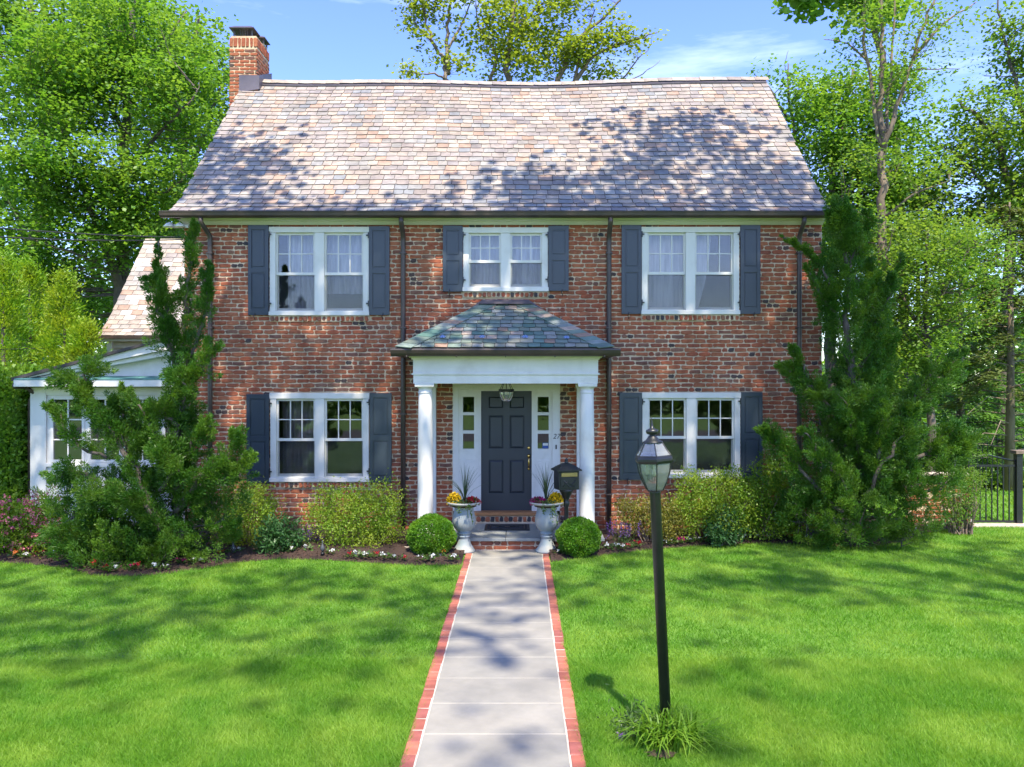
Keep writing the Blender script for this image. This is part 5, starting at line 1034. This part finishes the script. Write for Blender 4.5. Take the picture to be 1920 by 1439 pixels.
shrub('spirea_shrub', 'pink flowering spirea at the left edge in front of the sunroom corner', 55, 12.4, [(60, 990, 70, 50, .6, 0), (10, 970, 50, 40, .5, .1), (90, 1020, 40, 32, .5, -.1), (20, 1015, 50, 36, .5, -.1), (-40, 990, 50, 50, .5, 0)], 260, 44, .05, .085, 'spirea', 98, bloom=('blossoms', 'pinkpetal', 200, .06, 0))
shrub('wispy_shrub', 'upright wispy shrub in front of the brick pier by the gate', 1803, 13.9, [(1803, 930, 42, 42, .35, 0), (1795, 965, 30, 24, .3, 0), (1830, 900, 22, 20, .25, 0), (1780, 905, 22, 22, .25, 0)], 150, 30, .04, .075, 'olive', 99, upb=1.0, stems=46)
def salvia(label, px, py0, py1, d, seed, k=9):
    r = np.random.default_rng(seed); org = pt(px, 0, d); org[2] = 0; root = empty('salvia_plant', org, label, 'flower'); h = Z(py0, d); C = r.normal(0, .08, (420, 3)); C[:, 2] = np.abs(C[:, 2]) * 1.2 + .02
    link('foliage', leaf_mesh('foliage', quads(C, r.normal(size=(420, 3)) + [0, 0, .5], .042, .014, .1, r), M['sagefol']), root); Cs = []; s = MB()
    for i in range(k):
        x, y = r.normal(0, .09), r.normal(0, .07); hh = h * r.uniform(.75, 1); s.tube([(x * .5, y * .5, .05), (x, y, hh)], [.004, .002], 4, False); n = 46; z = r.uniform(hh * .4, hh, n); C = np.c_[x + r.normal(0, .014, n), y + r.normal(0, .014, n), z]; link('flower_spike', leaf_mesh('flower_spike', quads(C, r.normal(size=C.shape) + [0, 0, .5], .028, .018, .1, r), M['purple']), root)
    s.build('stems', M['sagefol'], root); 
salvia('purple salvia between the dark peony and the loose azalea', 578, 985, 0, 12.85, 101); salvia('purple salvia at the foot of the yellow variegated shrub', 1170, 972, 0, 12.85, 102); salvia('small blue salvia beside the lamp post clump', 1190, 1372, 0, 5.95, 103, 5)
def boxball(label, px, py, d, R, seed):
    r = np.random.default_rng(seed); R *= .95; c = pt(px, py, d); org = np.array([c[0], c[1], 0]); root = empty('boxwood_ball', org, label, 'shrub', 'clipped boxwood balls by the steps'); N = 15000; u = r.normal(size=(N, 3)); u /= np.linalg.norm(u, axis=1)[:, None]
    bump = 1 + .05 * np.sin(u[:, 0] * 6 + seed * 2) * np.cos(u[:, 2] * 7 + seed) + .03 * np.sin(u[:, 1] * 11 + u[:, 2] * 5) + .05 * u[:, 0] * (seed * 2 - 3); C = u * (R * bump * (1 - np.abs(r.normal(0, .11, N))))[:, None] * [1.06, 1.0, .94]; C[:, 2] += R * .93; k = C[:, 2] > .01
    link('foliage', leaf_mesh('foliage', quads(C[k], (u * .7 + r.normal(0, .9, (N, 3)) + [0, 0, .25])[k], .034, .02, .12, r), M['box']), root)
    m = MB(); m.lathe([(.02, 0), (.03, R * .3), (.02, R * .8)], (0, 0, 0), 6)
    for i in range(14): v = u[i] * R * .75; v[2] += R * .93; m.tube([(0, 0, R * .35), tuple(v)], [.015, .005], 5, False)
    m.build('stems', M['wood'], root)
boxball('clipped boxwood ball left of the steps beside the pale stone', 811, 1013, 12.15, .355, 1); boxball('clipped boxwood ball right of the steps under the mailbox', 1083, 1011, 12.15, .325, 2)

# ------------------------------------------------------------------ urns and their plants
def urn(label, x, y):
    root = empty('garden_urn', (x, y, .012), label, 'urn', 'stone urns flanking the steps'); k = 1 / 121.
    b = MB(); b.lathe([(r_ * k, (1037 - p) * k) for r_, p in ((21, 1036.5), (21.5, 1033), (19, 1031), (13.5, 1022), (10.5, 1013), (10, 1009), (11.5, 1008), (11.5, 1005.5), (10, 1005), (11, 1003), (12.5, 1002), (12.5, 999), (11, 998.5), (16, 994), (20, 988), (22, 981), (22, 974), (20.5, 966), (18.5, 959), (18, 954), (20, 950), (24, 947.5), (14, 950), (10, 952))], (0, 0, 0), 36); b.build('bowl', M['urn'], root)
    m = MB(); m.lathe([(24 * k, 89 * k), (28 * k, 90 * k), (32 * k, 92 * k), (32.5 * k, 94 * k), (31 * k, 95 * k), (26 * k, 94 * k), (24 * k, 92 * k)], (0, 0, 0), 36); m.build('rim', M['urnrim'], root); m = MB(); m.lathe([(23 * k, 86 * k), (23 * k, 91.5 * k), (2 * k, 93 * k)], (0, 0, 0), 24); m.build('soil', M['soil'], root)
def spike_plant(label, x, y, z, seed):
    r = np.random.default_rng(seed); root = empty('spike_plant', (x, y, z), label, 'plant', 'spike plants in the urns'); m = MB()
    for i in range(30):
        a = r.uniform(0, 6.28); out = r.uniform(.03, .5); L = r.uniform(.46, .72); dv = np.array([math.cos(a), math.sin(a) * .8, 0]); sd = np.array([-dv[1], dv[0], 0]); V = []
        for t in (0, .3, .55, .8, 1): p = dv * out * t ** 1.6 + np.array([0, 0, L * (t - .35 * out * 2 * t * t)]); w_ = .010 * (1 - t) ** .7 + .001; V += [p - sd * w_ + [0, 0, 0], p + [0, 0, -.003], p + sd * w_]
        m.add(V, [(3 * q + j, 3 * q + j + 1, 3 * q + 4 + j, 3 * q + 3 + j) for q in range(4) for j in (0, 1)])
    o = m.build('leaves', M['spike'], root)
def mound(name, label, cat, x, y, z, R, h, mt, seed, n=420, s=.03, fol='sagefol', group=None):
    r = np.random.default_rng(seed); root = empty(name, (x, y, z), label, cat, group); u = r.normal(size=(n, 3)); u /= np.linalg.norm(u, axis=1)[:, None]; u[:, 2] = np.abs(u[:, 2])
    C = u * [R, R, h]; link('blossoms', leaf_mesh('blossoms', quads(C * r.uniform(.8, 1.08, (n, 1)), u + r.normal(0, .6, (n, 3)), s, s * .8, .12, r), M[mt]), root)
    k = 160; u = r.normal(size=(k, 3)); u[:, 2] = np.abs(u[:, 2]); u /= np.linalg.norm(u, axis=1)[:, None]; link('foliage', leaf_mesh('foliage', quads(u * [R, R, h] * .75, u + r.normal(0, .5, (k, 3)), .05, .03, .1, r), M[fol]), root)
def ivy(label, x, y, z, pts, seed):
    r = np.random.default_rng(seed); root = empty('trailing_ivy', (x, y, z), label, 'plant', 'trailing vines in the urns'); m = MB(); Cs = []
    for P in pts: P = np.array(P); m.tube(P, .004, 4, False); t = r.uniform(0, 1, 26); Cs.append(np.stack([np.interp(t, np.linspace(0, 1, len(P)), P[:, i]) for i in range(3)], 1) + r.normal(0, .014, (26, 3)))
    m.build('stems', M['sagefol'], root); n = 90; C = np.concatenate(Cs + [np.c_[r.normal(0, .07, n), r.normal(-.05, .05, n), r.uniform(0, .05, n)]]); link('leaves', leaf_mesh('leaves', quads(C, r.normal(size=C.shape) + [0, -.5, 0], .034, .028, .1, r), M['sagefol']), root)
for sd, (x, y, dsc, ylab) in enumerate(((X(870, 12.42), 12.42 - CD, 'left', -1), (X(1025, 12.42), 12.42 - CD, 'right', 1))):
    nm = ('boxwood ball with the pale stone', 'black mailbox')[sd]
    urn(('weathered grey urn with vine down its side by the %s', 'weathered grey urn with bare pale patch by the %s')[sd] % nm, x, y); zt = .012 + 91 / 121.
    spike_plant(('spiky grass leaved plant in the urn beside the %s', 'taller spiky plant in the urn beside the %s')[sd] % nm, x - .01 * ylab, y, zt, 111 + sd)
    mound('chrysanthemum', 'yellow mum flowers in the urn beside the %s' % nm, 'flower', x + ylab * .145 - .005, y - .02, zt + .005, .105, .15, 'yellow', 113 + sd, 520, .034, group='yellow flowers in the urns')
    mound('begonia', ('red begonia flowers in the urn beside the %s', 'magenta and red begonia in the urn beside the %s')[sd] % nm, 'flower', x - ylab * .13, y - .03, zt + .0, .12, .095, ('red', 'magenta')[sd], 115 + sd, 300, .032, group='red flowers in the urns')
    ivy('pale green vine trailing from the urn beside the %s' % nm, x, y - .1, zt + .02, [[(.05, -.1, .02), (.1, -.19, -.04), (.13, -.17, -.16), (.15, -.16, -.3)], [(-.05, -.1, .02), (-.06, -.2, -.05), (-.05, -.18, -.12)], [(.1, -.1, .02), (.07, -.2, -.04), (.08, -.14, -.2)]], 117 + sd)

# ------------------------------------------------------------------ mailbox
mbx = empty('mailbox', (X(1062, 12.4), 12.4 - CD, 0), 'black ornate pedestal mailbox with gold slot beside the right column', 'mailbox', rz=.30); k = 12.4 / F; zb = Z(918, 12.4); z1 = Z(883, 12.4)
p = MB(); p.lathe([(.11, 0), (.11, .04), (.06, .08), (.045, .14), (.06, .16), (.035, .2), (.032, zb - .28), (.05, zb - .24), (.05, zb - .2), (.035, zb - .17), (.06, zb - .12), (.1, zb - .04), (.12, zb - .001)], (0, 0, 0), 16); p.build('pedestal', M['blackmetal'], mbx)
b = MB(); b.box(-.165, .165, -.12, .12, zb, z1, bev=.008); b.build('body', M['blackmetal'], mbx)
p = MB(); p.box(-.14, .14, -.131, -.1205, zb + .03, z1 - .1, bev=.004); p.tube([(-.1, -.135, zb + .06), (-.03, -.137, zb + .13), (.04, -.137, zb + .08), (.1, -.135, zb + .15)], .008, 6); p.tube([(-.09, -.135, zb + .15), (0, -.137, zb + .05), (.09, -.135, zb + .06)], .008, 6); p.build('door_relief', M['blackmetal'], mbx)
p = MB(); p.box(-.13, .13, -.134, -.1205, z1 - .085, z1 - .02, bev=.004); p.build('mail_slot', M['gold'], mbx)
p = MB(); p.add([(sx * a, sy * b_, z) for a, b_, z in ((.20, .155, z1 + .001), (.20, .155, z1 + .02), (.10, .07, z1 + .09), (.045, .035, z1 + .115)) for sx, sy in ((-1, -1), (1, -1), (1, 1), (-1, 1))], [(r0 + i, r0 + (i + 1) % 4, r0 + 4 + (i + 1) % 4, r0 + 4 + i) for r0 in (0, 4, 8) for i in range(4)] + [(3, 2, 1, 0), (12, 13, 14, 15)])
p.lathe([(.03, z1 + .11), (.035, z1 + .125), (.02, z1 + .14), (.032, z1 + .155), (.02, z1 + .18), (.004, z1 + .195)], (0, 0, 0), 10); p.build('roof', M['blackmetal'], mbx)

# ------------------------------------------------------------------ doormat, hanging lantern
dm = empty('doormat', (X(951, 13.45), 13.45 - CD, FZ + .001), 'black rubber doormat with border on the porch floor', 'doormat'); w2, h2 = .375, .26
m = MB(); m.box(-w2, w2, -h2, h2, 0, .010, bev=.003); m.build('mat', M['rubber'], dm); m = MB()
for q in ((-w2 + .01, w2 - .01, -h2 + .01, -h2 + .04), (-w2 + .01, w2 - .01, h2 - .04, h2 - .01), (-w2 + .01, -w2 + .04, -h2 + .041, h2 - .041), (w2 - .04, w2 - .01, -h2 + .041, h2 - .041), (-w2 + .08, w2 - .08, -h2 + .07, -h2 + .085), (-w2 + .08, w2 - .08, h2 - .085, h2 - .07), (-w2 + .08, -w2 + .095, -h2 + .086, h2 - .086), (w2 - .095, w2 - .08, -h2 + .086, h2 - .086)): m.box(*q, .0101, .018)
m.build('border', M['blackmetal'], dm); m = MB(); m.lathe([(.001, .0102), (.06, .0102), (.05, .016), (.001, .017)], (0, 0, 0), 12)
for s in (-1, 1): m.tube([(s * .05, 0, .014), (s * .11, .06, .014), (s * .16, 0, .014), (s * .2, .03, .014)], .012, 5)
m.build('motif', M['blackmetal'], dm)
hl = empty('hanging_lantern', (X(949.5, 13.2), 13.2 - CD, Z(718, 13.2) + .04), 'black hanging lantern with clear glass bowl above the front door', 'lantern'); k = 13.2 / F; m = MB()
m.lathe([(.05, .0), (.06, -.012), (.03, -.03)], (0, 0, 0), 16)
for i in range(8): a = i * math.pi / 4; m.tube([(.035 * math.cos(a), .035 * math.sin(a), -.02), (.06 * math.cos(a), .06 * math.sin(a), -.06), (.105 * math.cos(a), .105 * math.sin(a), -.15)], .005, 5)
m.build('wire_crown', M['blackmetal'], hl); m = MB(); m.lathe([(.125, -.15), (.132, -.165), (.125, -.185), (.112, -.185), (.112, -.15)], (0, 0, 0), 24); m.build('ring', M['blackmetal'], hl)
m = MB(); m.lathe([(.112, -.186), (.116, -.21), (.105, -.27), (.075, -.335), (.04, -.36)], (0, 0, 0), 20); m.build('glass_bowl', M['lampglass'], hl)
m = MB(); m.lathe([(.012, -.02), (.012, -.2), (.02, -.21), (.02, -.24)], (0, 0, 0), 8)
for i in range(3): a = i * 2.1; m.lathe([(.012, -.24), (.012, -.2), (.014, -.19), (.004, -.15)], (.03 * math.cos(a), .03 * math.sin(a), 0), 8)
m.build('candle_cluster', M['candle'], hl)

# ------------------------------------------------------------------ lamp post
LD = 5.88; lp = empty('lamp_post', (X(1250.5, LD), LD - CD, 0), 'black lamp post with six sided glass lantern on the right lawn', 'lamp post'); lp.rotation_euler = (0, -.0475, 0)
z_ = lambda p: CH - (p - 720) * LD / F; k = LD / F
m = MB(); m.lathe([(.0405, -.05), (.0395, z_(926)), (.042, z_(925)), (.042, z_(919)), (.038, z_(918.5))], (0, 0, 0), 24); m.build('post', M['blackmetal'], lp)
def hexl(mb, prof, n=6): mb.lathe([(r * k, z_(p)) for r, p in prof], (0, 0, 0), n, .5, False)
m = MB(); hexl(m, [(10, 920), (16, 920.5), (17, 919), (15, 917), (9, 916)]); m.build('lantern_base', M['blackmetal'], lp)
BODY = [(16, 918.5), (23.5, 904), (30.5, 885), (33, 867.5)]; TOPR = [(34, 853), (28, 845), (22, 835), (18.5, 829)]
for nm, prof in (('lower_glass', BODY), ('upper_glass', TOPR)):
    for i in range(6):
        a0, a1 = (i + .5) * math.pi / 3, (i + 1.5) * math.pi / 3; V = [(r * k * math.cos(a), r * k * math.sin(a), z_(p)) for r, p in prof for a in (a0, a1)]; V += [(x * .97, y * .97, z) for x, y, z in V]; n = len(prof)
        m = MB(); m.add(V, [(2 * j, 2 * j + 1, 2 * j + 3, 2 * j + 2) for j in range(n - 1)] + [(2 * n + 2 * j + 2, 2 * n + 2 * j + 3, 2 * n + 2 * j + 1, 2 * n + 2 * j) for j in range(n - 1)]); m.build('pane', M['lampglass'], lp)
m = MB()
for prof in (BODY, TOPR):
    for i in range(6): a = (i + .5) * math.pi / 3; m.tube([(r * k * 1.01 * math.cos(a), r * k * 1.01 * math.sin(a), z_(p)) for r, p in prof], .0045, 5)
m.build('glazing_frame', M['blackmetal'], lp)
m = MB(); hexl(m, [(32, 868.5), (35, 867), (37.5, 863), (37.5, 859), (35.5, 855), (33, 853), (30, 853), (30, 867)]); m.build('eave_ring', M['blackmetal'], lp)
m = MB(); m.lathe([(r * k, z_(p)) for r, p in ((19.5, 830), (19, 828.5), (13, 825), (9, 820), (6.5, 817), (5, 815.5), (10, 813.5), (12, 810), (11.5, 806.5), (7, 804), (3, 802.5), (3.2, 800), (1.6, 799), (2.6, 796), (1.2, 794), (2, 791), (.9, 788), (1.2, 786), (.3, 782))], (0, 0, 0), 20); m.build('finial', M['blackmetal'], lp)
m = MB(); m.lathe([(.006, z_(918)), (.006, z_(880)), (.016, z_(879)), (.016, z_(876)), (.005, z_(874)), (.005, z_(850))], (0, 0, 0), 8)
for i in range(3): a = i * 2.094 + .4; c, s = math.cos(a), math.sin(a); m.tube([(0, 0, z_(900)), (.03 * c, .03 * s, z_(904)), (.055 * c, .055 * s, z_(898)), (.055 * c, .055 * s, z_(892))], .005, 5); m.lathe([(.004, z_(894)), (.02, z_(892)), (.02, z_(891))], (.055 * c, .055 * s, 0), 8)
m.build('candle_arm', M['blackmetal'], lp)
for i in range(3):
    a = i * 2.094 + .4; m = MB(); m.lathe([(.011, z_(891)), (.011, z_(880)), (.006, z_(879.5)), (.012, z_(876)), (.002, z_(868))], (.055 * math.cos(a), .055 * math.sin(a), 0), 8); m.build('candle', M['candle'], lp)
# strap leaved clump at its foot
r = np.random.default_rng(120); root = empty('daylily_clump', (X(1258, 5.8), 5.8 - CD, 0), 'clump of arching strap leaves round the foot of the lamp post', 'plant'); m = MB()
for i in range(300):
    a = r.uniform(0, 6.28); bx, by = r.normal(0, .10), r.normal(0, .07); out = r.uniform(.06, .40); L = r.uniform(.22, .46); dv = np.array([math.cos(a), math.sin(a), 0]); sd = np.array([-dv[1], dv[0], 0]); V = []
    for t in (0, .25, .5, .75, 1): p = np.array([bx, by, 0]) + dv * out * t ** 1.4 + np.array([0, 0, max(L * (1.25 * t - (.35 + out * 1.6) * t * t), .006)]); w_ = .007 * (1 - t ** 2) + .0012; V += [p - sd * w_, p + sd * w_]
    m.add(V, [(2 * q, 2 * q + 1, 2 * q + 3, 2 * q + 2) for q in range(4)])
m.build('leaves', M['strap'], root)
m = MB(); n = 24; m.add([(0, 0, .012)] + [((.10 + .03 * math.sin(i * 1.9)) * math.cos(i * 2 * math.pi / n), (.07 + .02 * math.cos(i * 2.3)) * math.sin(i * 2 * math.pi / n), .006) for i in range(n)], [(0, i + 1, (i + 1) % n + 1) for i in range(n)]); so_ = m.build('soil_patch', M['soil']); so_.location = (X(1240, 5.62), 5.62 - CD, .022); tag(so_, kind='structure')

# ------------------------------------------------------------------ gate, pier, fence behind
gd = 14.9; gt = empty('iron_gate', (X(1860, gd), gd - CD, 0), 'black iron garden gate with peaked top rail', 'gate'); g0, g1 = X(1816, gd) - X(1860, gd), X(1903, gd) - X(1860, gd); zt = Z(874, gd); m = MB()
for z in (zt, .06): q = MB(); q.box(g0, g1, -.015, .015, z - .018, z + .018); q.build('rail', M['blackmetal'], gt)
m.tube([(g0, 0, Z(862, gd)), ((g0 + g1) / 2 - .12, 0, Z(853, gd)), (g1, 0, Z(866, gd))], .014, 6); m.build('peaked_rail', M['blackmetal'], gt)
n = 8
for i in range(n + 1):
    x = g0 + (g1 - g0) * i / n; m = MB(); m.box(x - .010, x + .010, -.010, .010, .078 if 0 < i < n else .0, zt - .018 if 0 < i < n else zt + .12); m.build('bar', M['blackmetal'], gt)
gp_ = empty('gate_post', (X(1909, gd), gd - CD, 0), 'square black gate post with flat cap at the right edge', 'post'); m = MB(); m.box(-.055, .055, -.055, .055, 0, Z(852, gd), bev=.006); m.build('post', M['blackmetal'], gp_); m = MB(); m.box(-.09, .16, -.09, .09, Z(852, gd) + .001, Z(845, gd), bev=.008); m.build('cap', M['wood'], gp_)
st_ = MB(); st_.box(-.75, .8, -.14, .14, -.05, .03, bev=.01); o = st_.build('gate_sill', M['stone']); o.location = (X(1875, 14.75), 14.75 - CD, 0); tag(o, 'flat stone sill on the ground under the iron gate', 'step stone')
pw = empty('brick_screen_wall', (X(1770, 14.5), 14.5 - CD, 0), 'low pierced brick wall between the juniper and the gate', 'wall'); m = MB(); m.box(-.62, .38, .08, .16, 0, Z(897, 14.5)); m.build('backing', M['mortar'], pw); q = Pieces(); zz_ = .045; k_ = 0
while zz_ < Z(893, 14.5):
    for i in range(5):
        if k_ % 3 == 1 and i % 2: continue
        q.add(random.choice(STR), (-.56 + i * .222 + (.1 if k_ % 2 else 0), .08, zz_), 1, None)
    zz_ += CHH; k_ += 1
q.build('brick', M['brick'], pw, 300, None, bcache); m = MB(); m.box(-.68, .46, -.02, .2, Z(893, 14.5) + .002, Z(888, 14.5), bev=.01); m.build('coping', M['stone'], pw)
fb = empty('iron_fence', (9.5, 7.2, 0), 'black iron picket fence across the back lawn beyond the gate', 'fence'); m = MB()
for z in (.15, 1.15): m = MB(); m.box(-2.2, 4.5, -.012, .012, z - .02, z + .02); m.build('rail', M['blackmetal'], fb)
for i in range(50): m = MB(); m.box(-2.15 + i * .13 - .009, -2.15 + i * .13 + .009, -.022, -.0125, .02, 1.3); m.build('picket', M['blackmetal'], fb)
r = np.random.default_rng(130); N = 2600; C = np.c_[r.uniform(7.0, 14, N), r.normal(6.2, .3, N), np.abs(r.normal(.15, .1, N))]; tag(link('ground_cover', leaf_mesh('ground_cover', quads(C, r.normal(size=(N, 3)) + [0, -.6, .2], .2, .13, .1, r, up=(0, 0, 1)), M['spirea'])), kind='stuff')
m = MB(); cpos = pt(1790, 812, 15.6); r = np.random.default_rng(131); pl = empty('flower_basket', (cpos[0], cpos[1], 0), 'planter of blue and yellow flowers on a stand behind the juniper', 'flowers'); zc = cpos[2]
m.tube([(0, 0, 0), (0, 0, zc - .15)], .02, 6); m.lathe([(.08, zc - .17), (.14, zc - .05), (.15, zc - .04)], (0, 0, 0), 12); m.build('stand', M['blackmetal'], pl)
for nm, mt, o_, k_ in (('blue_blossoms', 'purple', (-.06, -.05, .04), 90), ('yellow_blossoms', 'yellow', (.05, -.1, -.06), 70), ('red_blossoms', 'orange', (-.08, -.1, -.12), 40)): link(nm, leaf_mesh(nm, quads(r.normal(0, .05, (k_, 3)) + np.array(o_) + [0, 0, zc], r.normal(size=(k_, 3)) + [0, -.4, .5], .04, .03, .1, r), M[mt]), pl)

# ------------------------------------------------------------------ bedding flowers, stones, spotlights
def bedding_proto(bl, seed):
    r = np.random.default_rng(seed); fo = []; n = 20; a = r.uniform(0, 6.28, n); A = np.c_[np.cos(a), np.sin(a), r.uniform(.1, .8, n)]; C = A * .02 + r.normal(0, .03, (n, 3)); C[:, 2] = np.abs(C[:, 2]) + .02; f = leaf_mesh('foliage', quads(C, A, .065, .045, .12, r, up=(0, 0, 1)), M['sagefol'])
    k = 3 if bl != 'whitepetal' else 2; c = np.c_[r.normal(0, .03, (k, 2)), r.uniform(.07, .10, k)]; n = k * 9; C = np.repeat(c, 9, 0) + r.normal(0, .012, (n, 3)); b = leaf_mesh('blossom', quads(C, r.normal(size=(n, 3)) + [0, -.4, .4], .028, .024, .1, r), M[bl]); return f, b
PR = {c: [bedding_proto(c, s0 + 140) for s0 in range(3)] for c in ('red', 'whitepetal', 'magenta', 'orange')}
FL = {'red': [(178, 1072), (197, 1078), (258, 1075), (415, 1049), (496, 1040), (655, 1052), (703, 1052), (757, 1057), (1075, 1038), (1183, 1037), (1197, 1035), (1330, 1026), (1343, 1025), (1475, 1018), (1612, 1018), (1690, 1010), (1545, 1021), (75, 1049), (120, 1052)], 'magenta': [(250, 1074), (340, 1065), (1274, 1031), (1286, 1027), (1435, 1020), (1720, 1006), (1728, 998), (1760, 992), (1800, 990)], 'orange': [(1385, 1023), (1489, 1021), (1486, 1019), (1487, 1020), (825, 1051), (30, 1052)],
      'whitepetal': [(215, 1077), (290, 1075), (308, 1075), (362, 1063), (380, 1062), (432, 1047), (452, 1042), (512, 1039), (545, 1042), (578, 1040), (620, 1046), (672, 1052), (688, 1053), (722, 1055), (738, 1055), (790, 1058), (806, 1059), (848, 1058), (1046, 1045), (1060, 1046), (1100, 1042), (1118, 1039), (1140, 1037), (1155, 1036), (1165, 1036), (1253, 1033), (1265, 1032), (1300, 1029), (1312, 1028), (1350, 1022), (1400, 1022), (1420, 1020), (1445, 1019), (1510, 1020), (1525, 1021), (1560, 1023), (1705, 1008), (1712, 1006), (1740, 998), (1775, 990), (1820, 988), (45, 1053), (95, 1051), (140, 1058)]}
ORD = 'first second third fourth fifth sixth seventh eighth ninth tenth eleventh twelfth thirteenth fourteenth fifteenth sixteenth seventeenth eighteenth nineteenth twentieth twenty-first twenty-second twenty-third twenty-fourth twenty-fifth'.split()
NMs = {'red': 'red', 'magenta': 'magenta', 'orange': 'orange', 'whitepetal': 'white'}
for c_, L in FL.items():
    cnt = {'left': 0, 'right': 0}
    for i, (px, py) in enumerate(sorted(L, key=lambda q: abs(q[0] - 950))):
        x, y = gp(px, py); E = LE if x < WX0 else RE; y = max(y, edge_y(E, x) + .10); f, b = random.choice(PR[c_])
        side = 'left' if x < 0 else 'right'
        ow = ORD[cnt[side]]; cnt[side] += 1
        o = empty('bedding_flower', (x, y, .035), '%s small %s bedding flower from the walkway along the %s bed edge' % (ow, NMs[c_], side), 'flower', '%s bedding flowers in the %s bed' % (NMs[c_], side), rz=random.uniform(0, 6)); link('foliage', f, o); link('blossom', b, o); s = random.uniform(.75, 1.1); o.scale = (s, s, s)
def stone(label, px, py, d, s, seed, sz=1.0):
    r = np.random.default_rng(seed); m = MB(); prof = [(.001, 0), (.8, .02), (1, .35), (.9, .7), (.55, .95), (.001, 1.0)]; m.lathe([(a * s, b * s * 1.1 * sz) for a, b in prof], (0, 0, 0), 14); m.v = [tuple(np.array(v) * (1 + .08 * math.sin(i * 1.7 + seed)) * [1, .8, 1]) for i, v in enumerate(m.v)]
    c = pt(px, py, d); o = m.build('stone', M['stone']); o.location = (c[0], c[1], .03); tag(o, label, 'stone')
stone('round pale stone at the bed corner in front of the boxwood ball', 822, 1052, 11.95, .062, 1, 1.5); stone('flat pale stone between the azalea and the boxwood ball', 764, 1036, 12.5, .075, 2, .6)
for px, py, lb in ((437, 1047, 'small grey spotlight beside the left juniper'), (602, 1049, 'small grey spotlight in front of the loose azalea')):
    x, y = gp(px, py); y = max(y, edge_y(LE, x) + .16); o = empty('garden_spotlight', (x, y, .06), lb, 'spotlight'); o.scale = (.75, .75, .75); m = MB(); m.lathe([(.012, -.05), (.012, .04), (.03, .05), (.05, .09), (.045, .14), (.02, .18), (.012, .23), (.02, .25), (.004, .27)], (0, 0, 0), 12); m.build('housing', M['grey'], o); m = MB(); m.lathe([(.035, .0), (.045, .01), (.03, .03)], (0, 0, 0), 12); m.build('base', M['blackmetal'], o)

# ------------------------------------------------------------------ overhead cables
def cable(label, a, b, sag, rad, name='overhead_cable'):
    a, b = np.array(a), np.array(b); c = (a + b) / 2; t = np.linspace(0, 1, 22)[:, None]; P = a + (b - a) * t - np.array([0, 0, sag]) * 4 * t * (1 - t); m = MB(); m.tube(P - c, rad, 5, False); o = m.build(name, M['cable']); o.location = tuple(c); tag(o, label, 'cable', 'overhead cables')
cable('uppermost dark overhead cable running left from under the eave', pt(-400, 380, 13.5), pt(344, 446, 14.1), .12, .011); cable('second dark overhead cable just below the uppermost one by the eave', pt(-400, 402, 13.4), pt(344, 450, 14.15), .16, .011); cable('thin overhead cable crossing in front of the golden cypresses', pt(-300, 655, 13.8), pt(200, 649, 17.9), .05, .009); cable('distant overhead cable in the sky at the right edge', pt(1845, 143, 22), pt(2200, 140, 20), .05, .012)
print('juniper leaves', nj)
